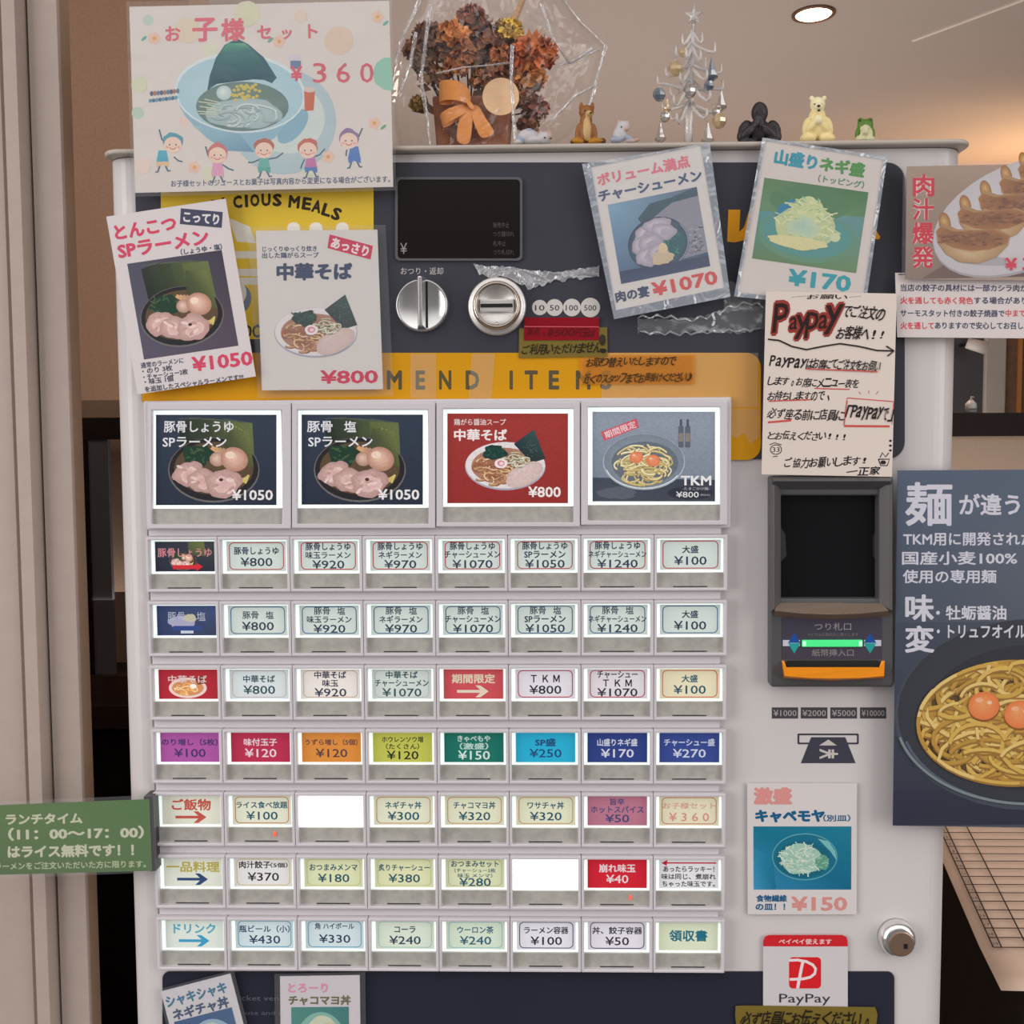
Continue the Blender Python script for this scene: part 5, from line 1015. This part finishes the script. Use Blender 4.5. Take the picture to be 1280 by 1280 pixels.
t = figure('white_mouse_figurine', 'small white mouse figurine with pink ears leaning to the right', [
    (775, 168, 0, 9, 8, 10, 20, wc), (779, 158.5, 0, 9, 7.5, 7.5, 0, wc), (773, 152.2, 1, 2.8, 1.8, 3.2, 0, wp_), (785.5, 152.6, 1, 2.8, 1.8, 3.2, 0, wp_), (783, 161, -6, 4, 4, 3.2, 0, C(214, 180, 170, KF)), (770, 175, -3, 8, 6, 4.6, 0, wb), (785, 172, -4, 6, 4, 3.2, 25, wb), (796, 175, -4, 5, 3.4, 2.6, -20, wp_), (789, 176.5, -4, 7, 4, 3, 0, C(196, 176, 182, KF))], A3(778, 178))
bits(t, 'eye', [(776.6, 158.6, -7.3, .9, .7, .9, 0), (783, 158.2, -7, .9, .7, .9, 0)], M_BLK)
gd, ge = C(48, 42, 46, KF), C(58, 52, 56, KF)
t = figure('gorilla_figurine', 'dark gorilla figurine with hands pressed together before its mouth', [
    (948.5, 164, 0, 16, 11, 14, 0, gd), (949.5, 141, 0, 10.5, 9, 13, 0, gd), (949, 136, 0, 8, 8, 8.5, 0, gd), (949, 147, -6, 7.5, 6, 6, 0, ge), (931, 162, -1, 8, 8, 12, 22, gd), (967.5, 162, -1, 8, 8, 12, -22, gd), (927, 170, -4, 6, 6, 8, 10, gd), (971, 170, -4, 6, 6, 8, -10, gd),
    (936, 164, -10, 5, 5, 12, 50, ge), (961, 164, -10, 5, 5, 12, -50, ge), (945.5, 152, -13, 3.2, 3.4, 8.5, 10, ge), (951.5, 152, -13, 3.2, 3.4, 8.5, -10, ge), (936, 177, -6, 10, 7, 4, 0, gd), (962, 177, -6, 10, 7, 4, 0, gd)], A3(948, 178))
bits(t, 'eye', [(945.6, 139.4, -8.6, 1.1, .7, .9, 0), (952.8, 139.4, -8.6, 1.1, .7, .9, 0)], mat('painted_dark_shine', (.02, .015, .015), .15))
by, bw = C(234, 214, 154, 1.2), C(240, 226, 182, 1.2)
t = figure('polar_bear_figurine', 'cream polar bear figurine with paws clasped on its chest', [
    (1021.5, 161, 0, 17, 12, 15, 0, by), (1021.5, 147, 0, 11, 9, 12, 0, by), (1022, 131, 0, 9.5, 8.5, 9.5, 0, bw), (1014.5, 122.6, 1, 3, 2.2, 3.2, 0, bw), (1030.4, 122.6, 1, 3, 2.2, 3.2, 0, bw), (1023, 134, -8, 5, 6, 5, 0, bw), (1009, 158, -4, 6, 6, 12, 14, by), (1035, 158, -4, 6, 6, 12, -14, by), (1014.5, 157, -11, 4.4, 4.4, 10, 38, by), (1030, 157, -11, 4.4, 4.4, 10, -38, by), (1021, 149.5, -14, 3.6, 3.6, 5.5, 0, bw), (1024.6, 149.5, -14, 3.6, 3.6, 5.5, 0, bw), (1010, 173, -6, 10, 9, 6.5, 0, by), (1034, 173, -6, 10, 9, 6.5, 0, by)], A3(1022, 178))
bits(t, 'eye', [(1018, 130, -8, .9, .7, 1, 0), (1026.4, 130, -8, .9, .7, 1, 0)], M_BLK); bits(t, 'nose', [(1023.4, 132.4, -13.6, 2.2, 1.4, 1.5, 0)], M_BLK); bits(t, 'mouth', [(1023.6, 138, -11.6, 1.8, 1, 1.2, 0)], M_BLK)
gg, gw = C(92, 132, 40, KF), C(224, 218, 176, KF)
t = figure('frog_figurine', 'little green and cream frog figurine, rightmost on the lid', [
    (1081.5, 168, 0, 11, 8, 9, 0, gw), (1081.5, 157, 0, 10, 8, 7.5, 0, gg), (1075.5, 151, -1, 3.8, 3.6, 3.8, 0, gg), (1087.5, 151, -1, 3.8, 3.6, 3.8, 0, gg), (1081.5, 161, -5, 6, 5, 4, 0, gw), (1072.5, 166, -2, 3.6, 4, 8, 10, gg), (1090, 166, -2, 3.6, 4, 8, -10, gg), (1080.2, 162, -9, 1.9, 2, 6, 6, gw), (1083.2, 162, -9, 1.9, 2, 6, -6, gw), (1075, 174, -5, 6, 5, 3.6, 0, gw), (1088, 174, -5, 6, 5, 3.6, 0, gw), (1096, 176.3, -3, 4, 3, 2, 0, gw)], A3(1082, 178))
bits(t, 'eye', [(1075, 150.4, -4.4, 1.4, .8, 1.5, 0), (1088, 150.4, -4.4, 1.4, .8, 1.5, 0)], M_BLK)
# ---- glass tree
M_GL = mat('clear_glass', (.97, .95, .94), .05, trans=.62, ior=1.3, spec=1.0, coat=1.0)
M_GOLDG = mat('gold_glass', (.80, .60, .34), .08, trans=.3, metal=.35, spec=.9, coat=1.0); M_SMOK = mat('smoky_blue_glass', (.13, .17, .22), .06, trans=.3, spec=.9, coat=1.0); M_SILV = mat('silvered_glass', (.62, .58, .54), .10, .7)
tb = A3(860, 178.5, .012)
tree = thing('glass_tree', 'clear glass Christmas tree with upturned twigs and a star on top', 'ornament', (tb[0], tb[1], zl))
D0 = .012
def T3(px, py, dy=0.0): return A3(px, py, D0+dy)
bz = T3(860, 178.5); bz[2] = zl
MB().lathe([(11*K, 0), (11*K, .0015), (5*K, .004), (4*K, .006)], bz, n=24).build('foot', M_GL, tree, True)
MB().tube([bz, T3(861, 150), T3(863, 100), T3(866, 50), T3(867, 30)], [5.6*K, 5.4*K, 4.2*K, 2.6*K, 1.4*K], 14).build('trunk', M_GL, tree, True)
MB().add(*(lambda c: ([tuple(c+np.array([r*K*math.sin(a), d*K, r*K*math.cos(a)])) for a, r in [(PI*k/5, 11 if k % 2 == 0 else 4.4) for k in range(10)] for d in (-1.6, 1.6)]+[tuple(c+np.array([0, -4*K, 0])), tuple(c+np.array([0, 4*K, 0]))],
    [(2*k, (2*k+2) % 20, 20) for k in range(10)]+[(2*k+1, (2*k+3) % 20, 21) for k in range(10)]+[(2*k, (2*k+2) % 20, (2*k+3) % 20, 2*k+1) for k in range(10)]))(T3(867.5, 19))).build('star', M_GL, tree)
MB().tube([T3(867.2, 29), T3(868.5, 4)], [2.4*K, 1.1*K], 8).build('spire', M_GL, tree, True)
BRN = [(44, 853, 48, 878, 46, 0), (58, 845, 62, 894, 58, 0), (62, 858, 66, 876, 68, -22), (84, 832, 88, 902, 84, 0), (88, 850, 96, 884, 92, -30), (112, 822, 98, 904, 104, 0), (110, 842, 124, 888, 118, -34), (132, 828, 130, 902, 134, -8), (134, 846, 146, 884, 140, -36), (104, 838, 112, 890, 108, 26), (76, 846, 82, 882, 78, 24), (136, 838, 142, 892, 134, 26)]
for y0, xl, yl, xr, yr, dd in BRN:
    cx = 866-(y0-30)*.045
    for x1, y1 in ((xl, yl), (xr, yr)):
        sg = 1 if x1 > cx else -1
        MB().tube([T3(cx+(x1-cx)*s, y0+(y1+7-y0)*f, dd*K*s) for s, f in ((0, -.5), (.3, .25), (.6, .8), (.85, 1.05), (.98, .85))]+[T3(x1, y1, dd*K), T3(x1-sg*.5, y1-5, dd*K)], [2.6*K, 2.4*K, 2.1*K, 1.9*K, 1.7*K, 1.6*K, 1.2*K], 8).build('twig', M_GL, tree, True)
DROPS = [(824, 118, 'smoky', 'b', 9, 'round smoky glass ball at the far left twig of the glass tree'), (844, 86, 'gold', 'b', 10, 'gold glass ball on an upper left twig of the glass tree'), (831, 146, 'silver', 'b', 7, 'silvery glass ball below the smoky ball at left of the glass tree'), (825.5, 166, 'silver', 'd', 10, 'long silvery glass drop, lowest left on the glass tree'), (862, 114, 'silver', 'b', 9, 'silvery glass ball on the trunk of the glass tree'), (889.5, 88, 'smoky', 'd', 11, 'smoky blue glass drop on the upper right of the glass tree'), (886, 107, 'smoky', 'b', 7, 'smoky blue glass ball below the smoky drop on the glass tree'), (901.5, 126, 'silver', 'd', 10, 'silvery glass drop on the far right twig of the glass tree'), (899, 151, 'gold', 'b', 10, 'gold glass ball at the lower right of the glass tree'), (884.5, 167, 'silver', 'd', 11, 'long silvery glass drop, lowest right on the glass tree'), (853, 66, 'gold', 'b', 5.5, 'small gold glass bead high on the left of the glass tree'), (834, 132, 'gold', 'd', 7, 'small gold glass drop at lower left of the glass tree'), (895, 140, 'silver', 'b', 6, 'small silvery bead above the gold ball at lower right')]
for x, y, kind, sh, r, lb in DROPS:
    m = {'gold': M_GOLDG, 'smoky': M_SMOK, 'silver': M_SILV}[kind]; c = T3(x, y, -10*K); R = r*K
    d = thing('glass_drop', lb, 'ornament', c, 'glass drops on the little tree')
    mb = MB()
    if sh == 'b': mb.lathe([(R*.1, R), (R*.6, R*.75), (R*.9, R*.2), (R*.9, -R*.25), (R*.55, -R*.8), (R*.08, -R)], c, n=8)
    else: mb.lathe([(R*.12, R*1.2), (R*.3, R*.6), (R*.5, -R*.1), (R*.75, -R*.7), (R*.6, -R*.95), (R*.06, -R*1.35)], c, n=7)
    mb.build('drop', m, d)
    MB().tube([c+np.array([0, 0, R*.9]), c+np.array([0, .001, R*1.35]), c+np.array([0, .0035, R*1.6])], .45*K, 6).build('hook', M_SILV, d, True)
# ---- dried flowers in a cellophane bag
DB = .045
def B3(px, py, dy=0.0): return A3(px, py, DB+dy)
bq = thing('dried_flower_bouquet', 'brown dried flower arrangement with an orange ribbon in a clear bag', 'bouquet', (B3(600, 178)[0], B3(600, 178)[1], zl))
x0, x1 = B3(543, 165)[0], B3(640, 165)[0]; zt2 = B3(600, 128)[2]; yb0 = YL+DB-.018
def wall_q(mb, a, b): mb.add(a+b, [(0, 1, 2, 3), (7, 6, 5, 4), (0, 4, 5, 1), (1, 5, 6, 2), (2, 6, 7, 3), (3, 7, 4, 0)])
pt = MB(); wall_q(pt, [(x0+.004, yb0+.002, zl+.0003), (x1-.004, yb0+.002, zl+.0003), (x1-.004, yb0+.05, zl+.0003), (x0+.004, yb0+.05, zl+.0003)], [(x0, yb0, zt2), (x1, yb0, zt2), (x1, yb0+.054, zt2), (x0, yb0+.054, zt2)])
pt.build('wooden_pot', mat('reddish_wood_pot', C(150, 92, 62, 1.25), .6, noise=.2, nscale=60), bq, bevel=.002)
def petals(c, R, n, col, seed, sq=(1, .9, .85), pw=.27):
    r = random.Random(seed); mb = MB(); c = np.array(c)
    mb.ball(c, (R*.62*sq[0], R*.62*sq[1], R*.62*sq[2]), 10, 7, shade(col, .5))
    for i in range(n):
        z = r.uniform(-.75, 1); a = r.uniform(0, 6.28); q = math.sqrt(max(0, 1-z*z)); d = Vector((q*math.cos(a)*sq[0], q*math.sin(a)*sq[1], z*sq[2]))
        u = d.cross(Vector((r.uniform(-1, 1), r.uniform(-1, 1), r.uniform(-1, 1)))).normalized(); w_ = d.normalized().cross(u)
        cc = Vector(c)+d*R*r.uniform(.55, .8); s = R*pw*r.uniform(.7, 1.2); k = r.uniform(.6, 1.35); out = d.normalized()
        vs = []
        for iu in range(3):
            for iv in range(3):
                fu, fv = iu-1, iv-1; vs.append(tuple(cc+u*fu*s*(1-.3*abs(fv))+w_*fv*s*.8+out*(R*.30*(fv*.5+.5)+R*.16*(fu*fu))*r.uniform(.6, 1.3)))
        mb.add(vs, [(a_*3+b_, a_*3+b_+1, a_*3+b_+4, a_*3+b_+3) for a_ in range(2) for b_ in range(2)], shade(col, k))
    return mb
M_DRY = mat('dried_petals', attr=True, rough=.85)
FL = [(589, 25, 17, (112, 62, 44), 0), (566, 47, 19, (158, 98, 44), -6), (537, 50, 20, (92, 56, 38), 4), (612, 50, 22, (104, 64, 48), 0), (637, 40, 15, (172, 136, 50), -10), (668, 68, 23, (150, 78, 36), -8), (651, 80, 18, (128, 66, 36), 6), (662, 98, 18, (150, 94, 42), -4), (669, 136, 15, (112, 60, 40), 0), (520, 63, 15, (112, 78, 52), 8), (583, 68, 16, (136, 84, 48), -8), (600, 72, 17, (82, 58, 46), 4), (640, 62, 14, (108, 70, 48), 10), (553, 66, 14, (126, 80, 50), 10), (530, 82, 12, (96, 72, 56), 4), (524, 130, 11, (118, 96, 46), -2), (660, 155, 12, (102, 64, 40), 2), (652, 122, 13, (124, 78, 44), -6), (570, 84, 14, (150, 92, 46), -4), (618, 92, 13, (120, 74, 48), -2), (545, 96, 13, (110, 72, 48), 2), (600, 100, 12, (140, 92, 54), 0), (640, 98, 13, (104, 66, 44), 4), (560, 68, 13, (98, 62, 46), 6), (625, 70, 13, (142, 86, 50), -6)]
for i, (x, y, r, c, dd) in enumerate(FL):
    p = B3(x, y, dd*K); petals(p, r*K*1.1, 110, C(*[v+14 for v in c], k=2.2), 30+i, (1, .9, .85) if r < 21 else (1.15, .9, .8)).build('dried_flower', M_DRY, bq, True)
    q = B3(560+ (x-520)*.42, 146, 14*K)
    MB().tube([p+np.array([0, .006, 0]), (p+q)/2+np.array([0, .004, 0]), q], 1.1*K, 6, C(92, 64, 38)).build('stem', M_DRY, bq, True)
mb = MB()
for i in range(7):
    a = i/6; c_ = B3(640+16*a, 30-34*a); mb.ball(c_, ((5.5-3.6*a)*K, 5*K*(1-.5*a), 6*K), 10, 6, C(186, 148, 110, 1.3), fn=lambda u: 1+.25*math.sin(9*u.x)*math.cos(8*u.z))
mb.build('dried_plume', M_DRY, bq, True)
for i in range(70):
    r = RNG.uniform(0, 1, 5); x, y = 524+146*r[0], 70+74*r[1]**1.2; a = B3(x, y, (r[2]-.4)*24*K); d = np.array([(r[3]-.5)*40*K, -.004, (r[4]-.2)*26*K]); wv = np.array([d[2], .002, -d[0]])*.35
    MB().add([a, a+d*.5+wv, a+d, a+d*.5-wv], [(0, 1, 2), (0, 2, 3)], C([96, 128, 116][i % 3], [68, 86, 90][i % 3], [44, 50, 60][i % 3], 1.7)).build('dried_leaf', M_DRY, bq)
M_RIB = mat('orange_satin_ribbon', C(238, 138, 72, 1.5), .4, noise=.06, nscale=150)
def ribbon(pts, wv, name='ribbon'):
    mb = MB(); n = len(pts); v = []
    for (x, y, d), (a, b) in zip(pts, wv): v += [B3(x-a/2, y-b/2, d*K), B3(x+a/2, y+b/2, d*K)]
    mb.add(v, [(2*i, 2*i+1, 2*i+3, 2*i+2) for i in range(n-1)]); o = mb.build(name, M_RIB, bq, True)
    s = o.modifiers.new('solid', 'SOLIDIFY'); s.thickness = .0005; s.offset = 0; ss = o.modifiers.new('sub', 'SUBSURF'); ss.levels = 2; ss.render_levels = 2
ribbon([(590, 122, -36), (574, 112, -50), (550, 112, -48), (547, 120, -40), (566, 124, -32), (590, 126, -33)], [(2, 26), (2, 28), (1, 28), (0, 26), (0, 16), (2, 12)], 'ribbon_bow')
ribbon([(588, 132, -34), (568, 140, -46), (550, 150, -44), (552, 156, -36), (572, 146, -32), (586, 134, -33)], [(6, 10), (8, 16), (6, 16), (2, 12), (4, 12), (4, 8)], 'ribbon_bow')
ribbon([(586, 130, -36), (583, 146, -40), (580, 164, -40), (579, 182, -38)], [(16, 2), (19, 2), (20, 2), (20, 2)], 'ribbon_tail')
ribbon([(592, 130, -36), (598, 148, -42), (606, 162, -41), (611, 172, -39)], [(14, -4), (16, -5), (20, -6), (20, -8)], 'ribbon_tail')
ribbon([(590, 128, -40), (586, 134, -42)], [(10, 14), (12, 12)], 'ribbon_knot')
tg = B3(626, 121, -46*K)
tag_o = MB().lathe([(23.4*K, 0), (23.4*K, .0008)], (tg[0], tg[1], tg[2]), 'y', 40).build('round_tag', mat('beige_tag_card', C(226, 184, 142, 1.35), .6), bq, label='round beige card tag')
p = Pr(tg[1]-.0009); s_ = (tg[1]+.806)/.806
p.m = lambda x, y, Y: (tg[0]+(x-626)*K, Y, tg[2]-(y-121)*K)
p.text('natural dry', 622, 121, 26, 4.6, C(232, 208, 166), 2, 0, .2); p.text('flower', 640, 128, 14, 4, C(232, 208, 166), 2, 0, .2)
for x, y in ((633, 106), (639, 112), (642, 118)): p.ell(x, y, 2.6, 2.2, C(230, 202, 156), n=10)
p.build('tag_lettering', M_PRINT, tag_o)
M_CEL = film('cellophane', milky=.015, mcol=(.85, .83, .84), gloss=-.012, rough=.04, bump=.5, bscale=24)
def cello(L, R, dy, seed, sgn):
    """crumpled clear sheet between a left and a right edge line (bottom to top)"""
    r = random.Random(seed); nu, nv = 34, 30; wv = [(r.uniform(2, 16), r.uniform(2, 14), r.uniform(0, 6.3), r.uniform(.4, 1)) for _ in range(9)]
    v = []
    def ev(E, t):
        k = t*(len(E)-1); i = min(int(k), len(E)-2); f = k-i; return E[i][0]+(E[i+1][0]-E[i][0])*f, E[i][1]+(E[i+1][1]-E[i][1])*f
    for j in range(nv+1):
        t = j/nv; xa, ya = ev(L, t); xb, yb = ev(R, t)
        for i in range(nu+1):
            s = i/nu; d = sum(w_*abs(math.sin(a*s*3+b*t*2+c)) for a, b, c, w_ in wv)/4
            bulge = math.sin(PI*s)**.6
            v.append(B3(xa+(xb-xa)*s+r.uniform(-.3, .3), ya+(yb-ya)*s, (sgn*(bulge*dy-6*d*bulge)+(4*d if 0 else 0))*K))
    MB().add(v, [(j*(nu+1)+i, j*(nu+1)+i+1, (j+1)*(nu+1)+i+1, (j+1)*(nu+1)+i) for j in range(nv) for i in range(nu)]).build('cellophane_wrap', M_CEL, bq, False, label='clear crinkled cellophane')
EL = [(499, 182), (491, 150), (489, 112), (495, 72), (506, 40), (522, 6), (534, -30)]
ER = [(694, 182), (712, 168), (735, 140), (745, 100), (757, 57), (722, 24), (684, -30)]
cello(EL, ER, 58, 4, -1); cello(EL, ER, 46, 5, 1)
mb = MB()      # milky strips along the folds paint in the bag's highlights
for pts in ([(538, 5), (530, 60), (526, 100), (532, 140), (537, 181)], [(676, 4), (690, 46), (712, 80), (740, 60)], [(545, 92), (580, 84), (610, 82), (640, 78)], [(640, 56), (638, 92), (642, 150), (646, 181)], [(748, 62), (730, 70), (700, 82)], EL[2:], ER[2:], [(742, 108), (718, 120), (690, 150)], [(498, 120), (512, 80), (520, 40)]):
    n = len(pts); v = []
    for k, (x, y) in enumerate(pts): v += [B3(x-2+.8*math.sin(k*2), y-1, -60*K), B3(x, y, -66*K), B3(x+3+1.5*math.sin(k*3), y+1, -59*K)]
    mb.add(v, [(3*i+j, 3*i+j+1, 3*i+j+4, 3*i+j+3) for i in range(n-1) for j in range(2)])
o = mb.build('cellophane_fold_glint', film('cellophane_crease_glint', milky=.34, mcol=(.9, .9, .94), gloss=.25, rough=.2, bump=.8, bscale=90), bq, True)
# ------------------------------------------------------------------ waiting list stand right of the machine
P0 = W(1251, 1242, .16); vp = ray(870, 360); ev = vp/np.linalg.norm(vp); ex = np.array([1.0, 0, 0])
up_n = np.cross(ex, ev); up_n /= np.linalg.norm(up_n)
def S(u, v, h=0.0): return P0+ex*u+ev*v+up_n*h
LEN = .42; WID = .26
yd = thing('waiting_list_stand', 'dark slanted stand at the lower right holding the lined sheet', 'stand', (S(.15, .2)[0], S(.15, .2)[1], 0))
bd = MB(); wall_q(bd, [tuple(S(a, b, -.004)) for a, b in ((.03, .02), (WID+.12, .02), (WID+.12, LEN+.05), (.03, LEN+.05))], [tuple(S(a, b, -.018)) for a, b in ((.03, .02), (WID+.12, .02), (WID+.12, LEN+.05), (.03, LEN+.05))])
bd.build('slanted_top', mat('stand_dark_wood', (.020, .013, .010), .5, noise=.2, nscale=40), yd)
lo, hi = [tuple(S(a, b, -.018)) for a, b in ((.04, .05), (WID+.10, .05), (WID+.10, LEN+.03), (.04, LEN+.03))], None
wb_ = MB(); wall_q(wb_, [(x, y, 0) for x, y, z in lo], lo); wb_.build('cabinet', mat('stand_dark_wood'), yd)
sh = thing('waiting_list_sheet', 'lined paper sheet lying on the dark slanted stand', 'paper', tuple(P0))
g = MB(); n = 16; v = []
for j in range(n+1):
    for i in range(9):
        u, t_ = WID*i/8, LEN*j/n; cu = max(0, 1-j/3.0)*.006*(1-i/8); v.append(S(u, t_, .0006+cu-.003))
g.add(v, [(j*9+i, j*9+i+1, (j+1)*9+i+1, (j+1)*9+i) for j in range(n) for i in range(8)])
o = g.build('paper_sheet', mat('list_paper', C(236, 206, 184, 1.2), .6), sh, True); s = o.modifiers.new('thick', 'SOLIDIFY'); s.thickness = .0003  # warm lamplight on the sheet is put into its pinkish base colour
p = Pr(0); LIN = C(54, 44, 44)
def sl(a, b, wd): 
    a, b = np.array(a), np.array(b); d = (b-a)/np.linalg.norm(b-a); q = np.array([-d[1], d[0]])*wd/2; N_ = 12; v = []
    for i in range(N_+1): 
        c_ = a+(b-a)*i/N_; v += [S(*(c_+q), .0016), S(*(c_-q), .0016)]
    MBp.add(v, [(2*i, 2*i+1, 2*i+3, 2*i+2) for i in range(N_)], LIN)
MBp = MB(); r0, dr = .070, .0165
C0 = .012
for k in range(20): sl((C0, r0+dr*k), (WID-.01, r0+dr*k), .0017)
for u in (C0, C0+.0085, .047, .12, .19): sl((u, r0), (u, r0+dr*19), .0017)
for k in range(19):
    v_, f_ = tmesh(str(19-k), 0.0); ce = (v_.max(0)+v_.min(0))/2
    MBp.add([S(C0+.0042+(x-ce[0])*.0065, r0+dr*(k+.35)+(y-ce[1])*.0065, .0016) for x, y in v_], f_, LIN)
MBp.build('ruled_table', M_PRINT, sh)
